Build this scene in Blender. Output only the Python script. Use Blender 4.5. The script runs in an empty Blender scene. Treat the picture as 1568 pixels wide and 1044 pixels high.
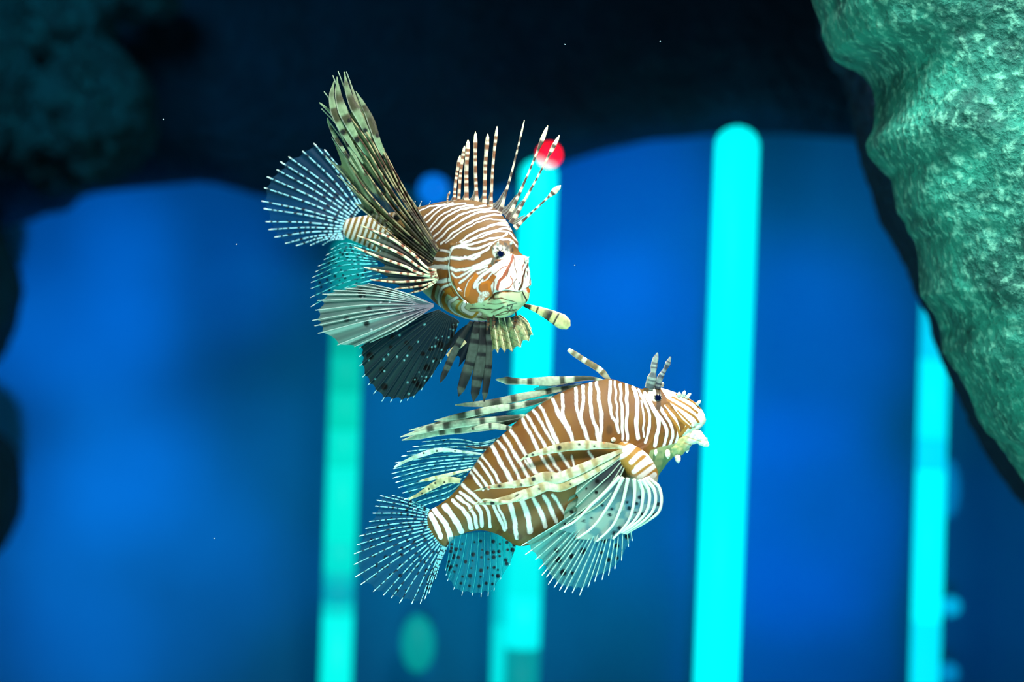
import bpy, math, random
import numpy as np
from mathutils import Vector
sc = bpy.context.scene
COL = sc.collection

# ------------------------------------------------------------------ camera, world, exposure
S = 36/60*1.2/1568          # metres per pixel in the plane of the fish (1.2 m from the lens)
D0 = 1.2
cam_d = bpy.data.cameras.new('camera')
cam = bpy.data.objects.new('camera', cam_d); COL.objects.link(cam)
cam.location = (0, -D0, 1.0); cam.rotation_euler = (math.pi/2, 0, 0)
cam_d.lens = 60; cam_d.sensor_width = 36
cam_d.dof.use_dof = True; cam_d.dof.focus_distance = D0+0.005
cam_d.dof.aperture_fstop = 60/16.0
cam_d.clip_start = .01
sc.camera = cam
w = bpy.data.worlds.new('world'); sc.world = w; w.use_nodes = True
w.node_tree.nodes['Background'].inputs[0].default_value = (.02, .30, .42, 1)
w.node_tree.nodes['Background'].inputs[1].default_value = .10
sc.view_settings.view_transform = 'Standard'; sc.view_settings.look = 'None'
sc.view_settings.gamma = 1; sc.view_settings.exposure = 0; sc.view_settings.use_curve_mapping = False
sc.cycles.use_denoising = True
sc.cycles.transparent_max_bounces = 24
sc.cycles.max_bounces = 6
sc.cycles.sample_clamp_indirect = 4

def srgb(r, g, b):
    f = lambda c: (c/255/12.92) if c/255 <= .04045 else ((c/255+.055)/1.055)**2.4
    return (f(r), f(g), f(b))

def V(px, py, q=0.0):
    """picture measurement (1568x1044 frame) + depth q (in fish-plane pixels) -> metres"""
    px = np.asarray(px, float); py = np.asarray(py, float); q = np.asarray(q, float)
    y = q*S + 0*px; k = (D0+y)/D0
    return np.stack([(px-784)*S*k, y, 1.0+(522-py)*S*k], -1)
def VY(px, py, y):
    return V(px, py, y/S)

def spot(name, loc, target, energy, color, size, cone, blend=1.0):
    l = bpy.data.lights.new(name, 'SPOT'); l.energy = energy; l.color = color
    l.shadow_soft_size = size; l.spot_size = math.radians(cone); l.spot_blend = blend
    o = bpy.data.objects.new(name, l); COL.objects.link(o); o.location = loc
    o.rotation_euler = (Vector(target)-Vector(loc)).to_track_quat('-Z', 'Y').to_euler(); return o
def area(name, loc, target, energy, color, sx, sy, spread=180):
    l = bpy.data.lights.new(name, 'AREA'); l.energy = energy; l.color = color
    l.shape = 'RECTANGLE'; l.size = sx; l.size_y = sy
    l.spread = math.radians(spread)
    o = bpy.data.objects.new(name, l); COL.objects.link(o); o.location = loc
    o.rotation_euler = (Vector(target)-Vector(loc)).to_track_quat('-Z', 'Y').to_euler(); return o

YW = 2.8
# lamps over the tank shining down on the fish, then added fill lights
area('tank_lamp_key', (.35, -.75, 1.85), (-.02, 0, 1.0), 4.3, (1.0, .96, .90), .35, .25, 75)
area('tank_lamp_top', (-.1, .15, 1.75), (0, 0, 1.0), 1.3, (.75, 1.0, .95), .5, .3, 90)
area('fill_light', (-.75, -.75, .75), (0, 0, 1.0), 1.3, (.62, 1.0, .85), .5, .5, 80)  # added front fill, unseen, flattens the contrast on the fish
area('rock_fill_light', (.15, -.45, 1.9), (.52, .1, 1.05), 2.4, (.75, 1.0, .92), .3, .3, 60)  # unseen light added to brighten the green rock
area('low_fill_light', (.1, -.3, .35), (0, 0, 1.0), 2.6, (.35, 1.0, .9), .6, .3, 120)  # added fill from below the frame for throat and fins
# added unseen spots imitating the blue light of the back window
BL = (0.0, .22, 1.0)
def wash(px, py, e, cone, color=BL):
    t = VY(px, py, YW)      # added spots, out of frame below, brighten the wall
    spot('added_wall_wash', (float(t[0])*.45, .35, .45), tuple(t), e*3.3, color, .05, cone)
CY = (0, .56, 1.25)
for a_ in ((90, 430, 27, 16, CY), (110, 640, 20, 18, CY), (190, 880, 17, 20, CY), (290, 380, 20, 14, CY), (290, 700, 8, 16, CY), (60, 1000, 10, 16, CY), (950, 340, 28, 16, BL), (950, 560, 20, 15, BL), (1040, 760, 8, 16, BL),
           (1220, 540, 22, 15, BL), (1215, 800, 26, 16, BL), (1200, 1010, 16, 15, BL), (1340, 400, 7, 18, CY), (1500, 900, 5, 18, BL), (640, 620, 9, 12, (0, .6, 1.0)), (700, 960, 5, 12, (0, 1.0, .8)), (430, 880, 4, 8, BL), (400, 440, 4, 9, BL)):
    wash(*a_)

# ------------------------------------------------------------------ materials
def nodes_of(name):
    m = bpy.data.materials.new(name); m.use_nodes = True
    nt = m.node_tree; return m, nt, nt.nodes, nt.links, nt.nodes['Principled BSDF']

def skin_material(name, rough=.42, spec=.35):
    m, nt, N, L, b = nodes_of(name)
    a = N.new('ShaderNodeAttribute'); a.attribute_name = 'Col'
    nz = N.new('ShaderNodeTexNoise'); nz.inputs['Scale'].default_value = 900; nz.inputs['Detail'].default_value = 3
    mr = N.new('ShaderNodeMapRange'); mr.inputs['To Min'].default_value = .72; mr.inputs['To Max'].default_value = 1.28
    mx = N.new('ShaderNodeMix'); mx.data_type = 'RGBA'; mx.blend_type = 'MULTIPLY'; mx.inputs[0].default_value = 1
    L.new(nz.outputs[0], mr.inputs[0]); L.new(a.outputs['Color'], mx.inputs[6]); L.new(mr.outputs[0], mx.inputs[7])
    L.new(mx.outputs[2], b.inputs['Base Color'])
    bp = N.new('ShaderNodeBump'); bp.inputs['Strength'].default_value = .25; bp.inputs['Distance'].default_value = .0006
    L.new(nz.outputs[0], bp.inputs['Height']); L.new(bp.outputs[0], b.inputs['Normal'])
    b.inputs['Roughness'].default_value = rough; b.inputs['Specular IOR Level'].default_value = spec
    return m
def membrane_material(name):
    m, nt, N, L, b = nodes_of(name)
    out = [n for n in N if n.type == 'OUTPUT_MATERIAL'][0]
    a = N.new('ShaderNodeAttribute'); a.attribute_name = 'Col'
    nz = N.new('ShaderNodeTexNoise'); nz.inputs['Scale'].default_value = 500; nz.inputs['Detail'].default_value = 4
    mr = N.new('ShaderNodeMapRange'); mr.inputs['To Min'].default_value = .7; mr.inputs['To Max'].default_value = 1.3
    mx = N.new('ShaderNodeMix'); mx.data_type = 'RGBA'; mx.blend_type = 'MULTIPLY'; mx.inputs[0].default_value = 1
    L.new(nz.outputs[0], mr.inputs[0]); L.new(a.outputs['Color'], mx.inputs[6]); L.new(mr.outputs[0], mx.inputs[7])
    L.new(mx.outputs[2], b.inputs['Base Color'])
    b.inputs['Roughness'].default_value = .45; b.inputs['Specular IOR Level'].default_value = .3
    tl = N.new('ShaderNodeBsdfTranslucent'); L.new(mx.outputs[2], tl.inputs[0])
    m1 = N.new('ShaderNodeMixShader'); m1.inputs[0].default_value = .35
    L.new(b.outputs[0], m1.inputs[1]); L.new(tl.outputs[0], m1.inputs[2])
    tr = N.new('ShaderNodeBsdfTransparent'); m2 = N.new('ShaderNodeMixShader')
    L.new(a.outputs['Alpha'], m2.inputs[0]); L.new(tr.outputs[0], m2.inputs[1]); L.new(m1.outputs[0], m2.inputs[2])
    L.new(m2.outputs[0], out.inputs['Surface'])
    return m
SKIN = skin_material('lionfish_skin'); RAY = skin_material('fin_ray_skin', .4, .4); MEM = membrane_material('fin_membrane')
def plain(name, c, rough=.5, emit=None, strength=0, noise=0.0, nscale=8):
    m, nt, N, L, b = nodes_of(name)
    b.inputs['Base Color'].default_value = (*c, 1); b.inputs['Roughness'].default_value = rough
    if emit:
        b.inputs['Emission Color'].default_value = (*emit, 1); b.inputs['Emission Strength'].default_value = strength
    if noise:
        nz = N.new('ShaderNodeTexNoise'); nz.inputs['Scale'].default_value = nscale; nz.inputs['Detail'].default_value = 5
        cr = N.new('ShaderNodeValToRGB')
        cr.color_ramp.elements[0].position = .3; cr.color_ramp.elements[1].position = .7
        cr.color_ramp.elements[0].color = (*[x*(1-noise) for x in c], 1); cr.color_ramp.elements[1].color = (*[min(1, x*(1+noise)) for x in c], 1)
        tc = N.new('ShaderNodeTexCoord')
        L.new(tc.outputs['Object'], nz.inputs['Vector']); L.new(nz.outputs[0], cr.inputs[0]); L.new(cr.outputs[0], b.inputs['Base Color'])
    return m
EYE_B = plain('eye_pupil', srgb(4, 14, 50), .08)

# ------------------------------------------------------------------ mesh helpers
def mesh_obj(name, verts, faces, mat, parent=None, cols=None, smooth=True):
    me = bpy.data.meshes.new(name)
    verts = np.asarray(verts, float)
    me.from_pydata(verts.tolist(), [], faces if isinstance(faces, list) else faces.tolist())
    if cols is not None:
        at = me.color_attributes.new('Col', 'FLOAT_COLOR', 'POINT')
        c = np.ones((len(verts), 4), np.float32); c[:, :cols.shape[1]] = cols
        at.data.foreach_set('color', c.ravel())
    me.materials.append(mat)
    if smooth: me.polygons.foreach_set('use_smooth', [True]*len(me.polygons))
    me.update()
    o = bpy.data.objects.new(name, me); COL.objects.link(o)
    if parent: o.parent = parent; o.matrix_parent_inverse = parent_inv(parent)
    return o
def parent_inv(p):
    from mathutils import Matrix
    return Matrix.Translation(p.location).inverted()      # only top-level empties are moved, their parts sit at the origin
def tag(o, label=None, cat=None, group=None, kind=None):
    for k, v in (('label', label), ('category', cat), ('group', group), ('kind', kind)):
        if v: o[k] = v
    return o
def empty(name, loc):
    o = bpy.data.objects.new(name, None); COL.objects.link(o); o.location = loc; o.empty_display_size = .02; return o
def grid_faces(nu, nv, wrap=False, off=0):
    """vertices i*nv+j; wrap closes j"""
    i = np.arange(nu-1)[:, None]; j = np.arange(nv if wrap else nv-1)[None, :]
    j2 = (j+1) % nv
    f = np.stack([i*nv+j, i*nv+j2, (i+1)*nv+j2, (i+1)*nv+j], -1).reshape(-1, 4)+off
    return f
def catmull(P, t):
    """P (n,...) sampled at t in 0..n-1"""
    P = np.asarray(P, float); n = len(P); t = np.clip(np.asarray(t, float), 0, n-1-1e-9)
    i = np.floor(t).astype(int); f = t-i; f = f.reshape(f.shape+(1,)*(P.ndim-1))
    g = lambda k: P[np.clip(k, 0, n-1)]
    p0 = np.where((i == 0).reshape(f.shape), 2*g(i)-g(i+1), g(i-1)); p1 = g(i); p2 = g(i+1)
    p3 = np.where((i+2 > n-1).reshape(f.shape), 2*g(i+1)-g(i), g(i+2))
    return .5*((2*p1)+(-p0+p2)*f+(2*p0-5*p1+4*p2-p3)*f*f+(-p0+3*p1-3*p2+p3)*f**3)
def resample(pts, k):
    pts = np.asarray(pts, float)
    if pts.shape[1] == 2: pts = np.c_[pts, np.zeros(len(pts))]
    m = 60; d = catmull(pts, np.linspace(0, len(pts)-1, m))
    s = np.r_[0, np.cumsum(np.linalg.norm(np.diff(d[:, :2], axis=0), axis=1))]
    s /= s[-1]; t = np.linspace(0, 1, k)
    return np.stack([np.interp(t, s, d[:, c]) for c in range(3)], -1)
def C(o, pts, q=None):
    """crop coordinates -> picture coordinates"""
    ox, oy, s = CROP[o]
    return [(ox+p[0]*s, oy+p[1]*s)+((q,) if q is not None else tuple(p[2:3])) for p in pts]
CROP = {1: (380, 90, .2873), 2: (600, 170, .2394), 3: (640, 320, .2107), 4: (460, 340, .2778), 5: (640, 440, .1916), 6: (840, 520, .2107),
        7: (590, 560, .2108), 8: (530, 720, .2108), 9: (760, 660, .2491), 'a': (540, 260, .2012), 'z': (680, 330, .1724), 'p': (840, 660, .182), 't': (612, 582, .249), 'f': (658, 291, .2204)}
def dist(X, Y, poly):
    poly = np.asarray([p[:2] for p in poly], float); n = max(len(poly)*3, 6)
    poly = catmull(poly, np.linspace(0, len(poly)-1, n))
    best = np.full(X.shape, 1e9)
    for a, b in zip(poly[:-1], poly[1:]):
        d = b-a; L2 = d@d+1e-9
        t = np.clip(((X-a[0])*d[0]+(Y-a[1])*d[1])/L2, 0, 1)
        best = np.minimum(best, (X-a[0]-t*d[0])**2+(Y-a[1]-t*d[1])**2)
    return np.sqrt(best)
def inside(X, Y, poly):
    r = np.zeros(X.shape, bool); n = len(poly)
    for i in range(n):
        x1, y1 = poly[i][:2]; x2, y2 = poly[(i+1) % n][:2]
        c = ((y1 > Y) != (y2 > Y)) & (X < (x2-x1)*(Y-y1)/((y2-y1) if y2 != y1 else 1e-9)+x1); r ^= c
    return r
def sstep(a, b, x):
    t = np.clip((x-a)/(b-a), 0, 1); return t*t*(3-2*t)
def lerp(c, d, t): return c*(1-t[:, None])+np.asarray(d)[None, :]*t[:, None]
def vnoise(X, Y, seed=0):
    def h(i, j): 
        n = np.sin(i*127.1+j*311.7+seed*74.7)*43758.5453; return n-np.floor(n)
    i = np.floor(X); j = np.floor(Y); fx = X-i; fy = Y-j; fx = fx*fx*(3-2*fx); fy = fy*fy*(3-2*fy)
    return (h(i, j)*(1-fx)+h(i+1, j)*fx)*(1-fy)+(h(i, j+1)*(1-fx)+h(i+1, j+1)*fx)*fy
def vnoise3(P, seed=0):
    X, Y, Z = P[:, 0], P[:, 1], P[:, 2]
    def h(i, j, k):
        n = np.sin(i*127.1+j*311.7+k*191.3+seed*74.7)*43758.5453; return n-np.floor(n)
    i, j, k = np.floor(X), np.floor(Y), np.floor(Z); a, b, c = X-i, Y-j, Z-k
    a, b, c = [t*t*(3-2*t) for t in (a, b, c)]
    r = 0
    for di in (0, 1):
        for dj in (0, 1):
            for dk in (0, 1):
                r = r+h(i+di, j+dj, k+dk)*(a if di else 1-a)*(b if dj else 1-b)*(c if dk else 1-c)
    return r
def fbm3(P, seed=0, o=4):
    r = 0; amp = .5
    for q in range(o): r = r+amp*(vnoise3(P*2**q, seed+q)-.5); amp *= .5
    return r

# ------------------------------------------------------------------ fish parts
def loft(stations, nu, nv):
    """stations: (topx, topy, botx, boty, depth, halfwidth) -> picture-space points (nu*nv,3)"""
    st = np.asarray(stations, float)
    t = np.linspace(0, len(st)-1, nu); s = catmull(st, t)
    s[:, 5] = np.maximum(s[:, 5], .05)
    T = np.stack([s[:, 0], s[:, 1], s[:, 4]], -1); B = np.stack([s[:, 2], s[:, 3], s[:, 4]], -1)
    c = (T+B)/2; h = (T-B)/2
    tan = np.gradient(c, axis=0); wv = np.cross(h, tan)
    wv /= np.linalg.norm(wv, axis=1)[:, None]+1e-9
    wv *= s[:, 5][:, None]
    a = np.linspace(0, 2*math.pi, nv, endpoint=False)
    ca = np.sign(np.cos(a))*np.abs(np.cos(a))**.92; sa = np.sign(np.sin(a))*np.abs(np.sin(a))**.92
    P = c[:, None]+h[:, None]*ca[None, :, None]+wv[:, None]*sa[None, :, None]
    return P
def outward(P):
    c = P.mean(axis=1, keepdims=True); d = P-c
    return d/(np.linalg.norm(d, axis=2, keepdims=True)+1e-6)

def fin(parent, name, ctrl, nray, mem, memspots=None, ray=None, rw=(.9, .35), edge=.06, over=.03, K=7, wave=2.0, seed=1, vstart=0.0, dens=1.0, dark_between=None, ray_spot=None, gaps=9, raypow=1.0):
    """ctrl: list of traced fin rays (x,y,depth). mem = (rgb, alpha) or function; ray = function(v,i)->rgb"""
    rng = random.Random(seed)
    Cc = np.stack([resample(r, K) for r in ctrl])                  # R,K,3
    R = len(ctrl)
    def surf(u, v):                                                # u,v arrays same shape in 0..1
        A = catmull(Cc, (u*(R-1)).ravel())                         # n,K,3
        v1 = np.clip(v.ravel(), 0, None); k = v1*(K-1)
        i = np.clip(np.floor(k).astype(int), 0, K-2); f = (k-i)[:, None]; n = np.arange(len(k))
        p0 = A[n, np.maximum(i-1, 0)]; p1 = A[n, i]; p2 = A[n, i+1]; p3 = A[n, np.minimum(i+2, K-1)]
        lin = (k > K-1)[:, None] | (i == 0)[:, None] | (i == K-2)[:, None]
        cr = .5*((2*p1)+(-p0+p2)*f+(2*p0-5*p1+4*p2-p3)*f*f+(-p0+3*p1-3*p2+p3)*f**3)
        return np.where(lin, p1*(1-f)+p2*f, cr)
    nu = (nray-1)*gaps+1
    L = max(np.linalg.norm(np.diff(Cc[:, :, :2], axis=1), axis=2).sum(1)); nv = int(max(30, L/1.5*dens))
    u = np.linspace(0, 1, nu)[:, None]+np.zeros((1, nv)); v = np.linspace(vstart, 1, nv)[None, :]+np.zeros((nu, 1))
    ph = (u*(nray-1)) % 1; sc_ = np.sin(math.pi*ph)
    jit = np.array([vnoise(np.array([g*1.7+seed]), np.array([3.3]))[0] for g in range(nray+1)])
    ve = 1-edge*sc_*(.6+.8*jit[np.floor(u*(nray-1)).astype(int)])
    P = surf(u, v*ve).reshape(nu, nv, 3)
    P[..., 2] += wave*np.sin(2*math.pi*ph)*v*1.0+wave*1.3*sc_*v
    X, Y = P[..., 0].ravel(), P[..., 1].ravel()
    vf, uf, pf = v.ravel(), u.ravel(), ph.ravel()
    n = len(X); col = np.ones((n, 4))
    if callable(mem): col = mem(uf, vf, pf, X, Y)
    else:
        col[:, :3] = np.asarray(mem[0]); col[:, 3] = mem[1]
    if memspots:
        for (cu, cv, rr, rgb, al) in memspots:
            c = surf(np.array([cu]), np.array([cv]))[0]
            d = np.hypot(X-c[0], Y-c[1]); t = 1-sstep(rr*.7, rr*1.25, d)
            col[:, :3] = lerp(col[:, :3], rgb, t); col[:, 3] = col[:, 3]*(1-t)+al*t
    o = mesh_obj(name, V(P[..., 0].ravel(), P[..., 1].ravel(), P[..., 2].ravel()), grid_faces(nu, nv), MEM, parent, col)
    if ray is not None:
        for i in range(nray):
            uu = i/(nray-1); m = int(max(24, L/1.6))
            tip = 1+over*(.5+rng.random())
            vv = np.linspace(vstart, tip, m)
            c = surf(np.full(m, uu), vv); c[:, 2] -= .2
            r = rw[0]+(rw[1]-rw[0])*np.linspace(0, 1, m)**raypow
            r[-1] *= .3
            tube(o, 'fin_ray', c, r, ray(vv, i, rng, c), RAY)
    return o
def tube(parent, name, c, r, cols, mat, ns=7, flat=1.0, side=None):
    c = np.asarray(c, float); m = len(c); tan = np.gradient(c, axis=0); tan /= np.linalg.norm(tan, axis=1)[:, None]+1e-9
    z = np.array([0, 0, 1.0]); a1 = np.cross(tan, z); a1 /= np.linalg.norm(a1, axis=1)[:, None]+1e-9; a2 = np.cross(tan, a1)
    th = np.linspace(0, 2*math.pi, ns, endpoint=False)
    P = c[:, None]+r[:, None, None]*(a1[:, None]*np.cos(th)[None, :, None]+a2[:, None]*np.sin(th)[None, :, None]*flat)
    f = grid_faces(m, ns, True).tolist()+[list(range(ns))[::-1], [(m-1)*ns+k for k in range(ns)]]
    Pf = P.reshape(-1, 3)
    if cols is not None: cols = np.repeat(cols, ns, axis=0)
    return mesh_obj(name, V(Pf[:, 0], Pf[:, 1], Pf[:, 2]), f, mat, parent, cols)
def bands(v, n, c1, c2, seed=0, duty=.5, soft=.12, wob=.25):
    """alternating colours along v"""
    ph = (v*n+wob*np.sin(v*17+seed*2.3)+seed*.37) % 1
    t = sstep(duty-soft, duty+soft, ph)*(1-sstep(1-soft, 1, ph))
    return np.asarray(c1)[None]*(1-t[:, None])+np.asarray(c2)[None]*t[:, None]
def blade(parent, name, pts, prof, c1, c2, n=7, seed=0, duty=.5, spots=None, flat=.3, alpha=1, mat=None, ns=26, dark=None):
    """dorsal spine / long pectoral ray: flattened tapered blade, prof = [(v,halfwidth)...]"""
    m = 110
    p = resample(pts, 12); c = catmull(p, np.linspace(0, 11, m)); v = np.linspace(0, 1, m)
    r = np.interp(v, [a for a, b in prof], [b for a, b in prof])
    tan = np.gradient(c, axis=0); tan /= np.linalg.norm(tan, axis=1)[:, None]+1e-9
    z = np.array([0, 0, 1.0]); a1 = np.cross(tan, z); a1 /= np.linalg.norm(a1, axis=1)[:, None]+1e-9; a2 = np.cross(tan, a1)
    th = np.linspace(0, 2*math.pi, ns, endpoint=False)
    r = np.maximum(r, .15)
    rf = np.minimum(np.maximum(r*flat, .5), np.maximum(r, .3))
    P = c[:, None]+r[:, None, None]*a1[:, None]*np.cos(th)[None, :, None]+rf[:, None, None]*a2[:, None]*np.sin(th)[None, :, None]
    base = bands(v, n, c1, c2, seed, duty)
    if dark is None: base = lerp(base, np.asarray(c1)*1.15, sstep(.88, .95, v))
    cols = np.repeat(base, ns, axis=0)
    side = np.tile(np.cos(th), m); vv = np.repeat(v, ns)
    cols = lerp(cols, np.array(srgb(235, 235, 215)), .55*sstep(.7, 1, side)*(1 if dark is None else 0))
    X = P[..., 0].ravel(); Y = P[..., 1].ravel()
    cols = cols*(.78+.5*vnoise(np.tile(th*2.6, m)+seed*3, vv*3))[:, None]
    k = vnoise(X*.35+seed*9, Y*.35); cols = cols*(.75+.5*k[:, None])
    if spots:
        for (sv, off, rr, rgb) in spots:
            i = int(sv*(m-1)); cc = c[i]+a1[i]*off*r[i]
            d = np.hypot(X-cc[0], Y-cc[1]); cols = lerp(cols, np.array(rgb), 1-sstep(rr*.6, rr*1.2, d))
    f = grid_faces(m, ns, True).tolist()+[list(range(ns))[::-1], [(m-1)*ns+k for k in range(ns)]]
    Pf = P.reshape(-1, 3)
    if alpha < 1: cols = np.c_[cols, np.full(len(cols), alpha)]
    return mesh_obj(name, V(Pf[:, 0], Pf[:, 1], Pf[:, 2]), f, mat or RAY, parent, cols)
def ball(parent, name, c, r, mat, rx=1, ry=1, rz=1, n=24, world=False, cols=None):
    a = np.linspace(0, math.pi, n)[:, None]; b = np.linspace(0, 2*math.pi, 2*n, endpoint=False)[None]
    c = V(*c) if not world else np.asarray(c)
    R = r*S if not world else r
    P = np.stack([R*rx*np.sin(a)*np.cos(b), R*ry*np.sin(a)*np.sin(b), R*rz*np.cos(a)+0*b], -1).reshape(-1, 3)+c
    o = mesh_obj(name, P, grid_faces(n, 2*n, True), mat, parent, cols)
    return o
def near_depth(P, x, y, rad=3.0):
    d = np.hypot(P[..., 0]-x, P[..., 1]-y); q = P[..., 2][d < rad]
    return q.min() if len(q) else P[..., 2].ravel()[d.argmin()]

WHITE = np.array(srgb(245, 243, 236)); CREAM = np.array(srgb(215, 215, 165)); BRN = np.array(srgb(134, 98, 56)); DBRN = np.array(srgb(92, 52, 20))
ORG = np.array(srgb(215, 120, 30)); BLK = np.array(srgb(14, 18, 20)); OLIVE = np.array(srgb(150, 150, 95)); RUST = np.array(srgb(160, 85, 55))
PALE = np.array(srgb(205, 225, 215)); TEALW = np.array(srgb(150, 225, 235)); GREEN = np.array(srgb(150, 190, 150))

def dashray(c_light, c_dark, n, duty=.55, blank=None):
    def f(v, i, rng, c):
        s = rng.random()*10
        base = bands(v, n*(.9+.2*rng.random()), c_light, c_dark, s, duty, .06, .3)
        t = sstep(.97, 1.0, v); return base*(1-t[:, None])+np.array(srgb(225, 250, 255))[None]*t[:, None]
    return f
def rnd_spots(seed, nray, nv, r, rgb, al, prob=.8, v0=.15, v1=.95, onray=True, jit=.3):
    rng = random.Random(seed); out = []
    for i in range(nray):
        for k in range(nv):
            if rng.random() > prob: continue
            u = (i+(0 if onray else .5)+(rng.random()-.5)*jit)/(nray-1); v = v0+(v1-v0)*(k+.5+(rng.random()-.5)*.8)/nv
            if 0 <= u <= 1: out.append((u, v, r*(.6+.7*rng.random()), rgb, al))
    return out

# ------------------------------------------------------------------ LIONFISH A (upper, facing the camera)
fa = empty('lionfish', tuple(V(700, 420, 0)))
tag(fa, 'upper striped lionfish turned toward the viewer with its dorsal spines raised', 'fish', 'lionfish')
stA = [(529, 346, 530, 354, 178, 1), (530, 336, 532, 364, 173, 7), (560, 330, 562, 378, 150, 12), (600, 325, 604, 402, 115, 25), (640, 317, 648, 440, 75, 40),
       (680, 308, 692, 478, 35, 50), (718, 306, 726, 491, 2, 55), (746, 316, 750, 491, -26, 48), (765, 338, 766, 488, -47, 39), (777, 362, 778, 483, -62, 32),
       (788, 388, 788, 474, -74, 29), (792, 404, 793, 460, -82, 18), (795, 426, 795, 440, -87, 5), (795, 432, 795, 434, -89, .3)]
PA = loft(stA, 520, 420)
N_ = outward(PA)
Xa, Ya = PA[..., 0].copy(), PA[..., 1].copy()
gill = C('z', [(60, 262), (48, 330), (40, 400), (45, 500), (62, 590), (110, 680), (165, 740), (215, 772)])
headpoly = gill+C('z', [(480, 800), (900, 800), (900, 150), (300, 200)])
hp = inside(Xa, Ya, headpoly); dg = dist(Xa, Ya, gill)
near = N_[..., 2] < .1
PA += N_*(np.where(hp, 1, -.6)*sstep(0, 5, dg)*3.0*(dg < 400)*np.where(near, 1, .5)*np.exp(-np.maximum(dg-10, 0)/40))[..., None]
mouthA = C('z', [(400, 745), (450, 700), (490, 680), (580, 672), (660, 690), (710, 672), (760, 640)])
dm = dist(Xa, Ya, mouthA)
PA -= N_*(4.2*np.exp(-(dm/2.4)**2))[..., None]
lip = C('z', [(470, 650), (560, 640), (680, 640), (740, 600)]); PA += N_*(2.5*np.exp(-(dist(Xa, Ya, lip)/5)**2))[..., None]
lip2 = C('z', [(470, 730), (560, 720), (660, 740), (720, 730)]); PA += N_*(3*np.exp(-(dist(Xa, Ya, lip2)/6)**2))[..., None]
brow = C('z', [(440, 290), (500, 245), (570, 235), (620, 290)]); PA += N_*(4*np.exp(-(dist(Xa, Ya, brow)/4.5)**2))[..., None]
sock = C('z', [(460, 370), (500, 350), (540, 330)]); PA -= N_*(2.5*np.exp(-(dist(Xa, Ya, sock)/5)**2))[..., None]
nost = C('z', [(700, 390), (740, 400)]); PA += N_*(4*np.exp(-(dist(Xa, Ya, nost)/4.5)**2))[..., None]
snb = np.exp(-(np.hypot(Xa-795, (Ya-402)*1.1)/11)**2)*(N_[..., 0] > 0); PA[..., 0] += 7*snb
ey_ = np.exp(-(np.hypot(Xa-786, (Ya-378)*1.0)/8)**2); PA[..., 0] -= 4*np.exp(-(np.hypot(Xa-794, Ya-384)/8)**2); PA += N_*(2.5*ey_)[..., None]
X, Y = Xa.ravel(), Ya.ravel()
nz = vnoise(X*.5, Y*.5, 2)
Yw = Y+1.1*(vnoise(X*.14, Y*.14, 5)-.5)*2; Xw = X+.8*(vnoise(X*.1, Y*.16, 8)-.5)*2
col = np.tile(BRN, (len(X), 1))
col = lerp(col, np.array(srgb(196, 108, 34)), sstep(385, 430, Y)*sstep(660, 690, X)*.9)
# green-cream throat
thr = C('z', [(-60, 620), (20, 700), (110, 760), (215, 780), (380, 745), (480, 685), (720, 680), (900, 700), (900, 1200), (-400, 1200), (-400, 700)])
thrm = inside(X, Y, thr)
col[thrm] = np.array(srgb(196, 208, 165))
W = [  # (crop, polyline, width px)
 (2, [(150, 650), (230, 612), (340, 590)], 1.5), (2, [(200, 690), (250, 640), (320, 600), (390, 587)], 1.8), (2, [(215, 715), (290, 640), (370, 600), (470, 588)], 1.8), (2, [(235, 750), (310, 670), (400, 620), (520, 598)], 2),
 (2, [(245, 775), (330, 690), (430, 630), (600, 602)], 2), (2, [(262, 805), (350, 720), (390, 690), (460, 650), (640, 618)], 2), (2, [(280, 832), (360, 755), (470, 680), (590, 640), (700, 640)], 2.2),
 (2, [(310, 850), (400, 770), (520, 700), (650, 660), (770, 670), (820, 660)], 2.2), (2, [(340, 840), (430, 775), (540, 712), (650, 690), (790, 700)], 1.2),
 (2, [(420, 840), (520, 775), (620, 735), (700, 712), (770, 720), (810, 750)], 2.5), (2, [(450, 850), (560, 790), (680, 755), (740, 745), (790, 780)], 2.2),
 ('f', [(150, 412), (230, 387), (330, 372), (420, 342), (500, 326), (535, 300)], 2.6), ('f', [(230, 378), (330, 337), (440, 292), (530, 283), (560, 300), (605, 352), (680, 356)], 2),
 ('f', [(150, 445), (170, 408), (240, 398), (320, 410), (400, 386), (440, 370), (540, 355), (580, 385), (660, 400)], 3), ('f', [(148, 472), (230, 475), (330, 450), (400, 420), (445, 385)], 3.4), ('f', [(250, 462), (300, 480), (350, 458)], 3),
 ('f', [(145, 540), (200, 552), (260, 545), (340, 520), (430, 482)], 3.6), ('f', [(165, 572), (200, 600), (260, 572), (350, 530), (420, 502)], 2.6), ('f', [(215, 640), (260, 602), (330, 552), (400, 527)], 2.4), ('f', [(250, 720), (275, 640), (330, 582), (400, 545)], 2.6),
 ('f', [(318, 665), (340, 612), (400, 572), (450, 530), (500, 500)], 5), ('f', [(360, 710), (335, 665), (370, 620)], 2.4), ('f', [(350, 640), (400, 620), (450, 560)], 1.6),
 ('f', [(560, 262), (600, 300), (680, 310)], 2), ('f', [(470, 235), (560, 245), (640, 260)], 2.2), ('f', [(160, 402), (140, 470), (134, 560), (150, 640), (200, 722), (242, 778)], 1.8),
 ('f', [(-20, 400), (60, 415), (138, 432)], 2.6), ('f', [(-20, 462), (70, 482), (136, 476)], 4.4), ('f', [(-20, 545), (70, 535), (132, 542)], 6), ('f', [(-20, 640), (60, 640), (132, 622)], 6),
 ('f', [(140, 655), (85, 690), (60, 760), (90, 840), (160, 905), (230, 930)], 4), ('f', [(190, 752), (135, 790), (160, 850), (240, 890), (330, 905)], 3.6), ('f', [(240, 800), (225, 830), (270, 860), (350, 870)], 4)]
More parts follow.
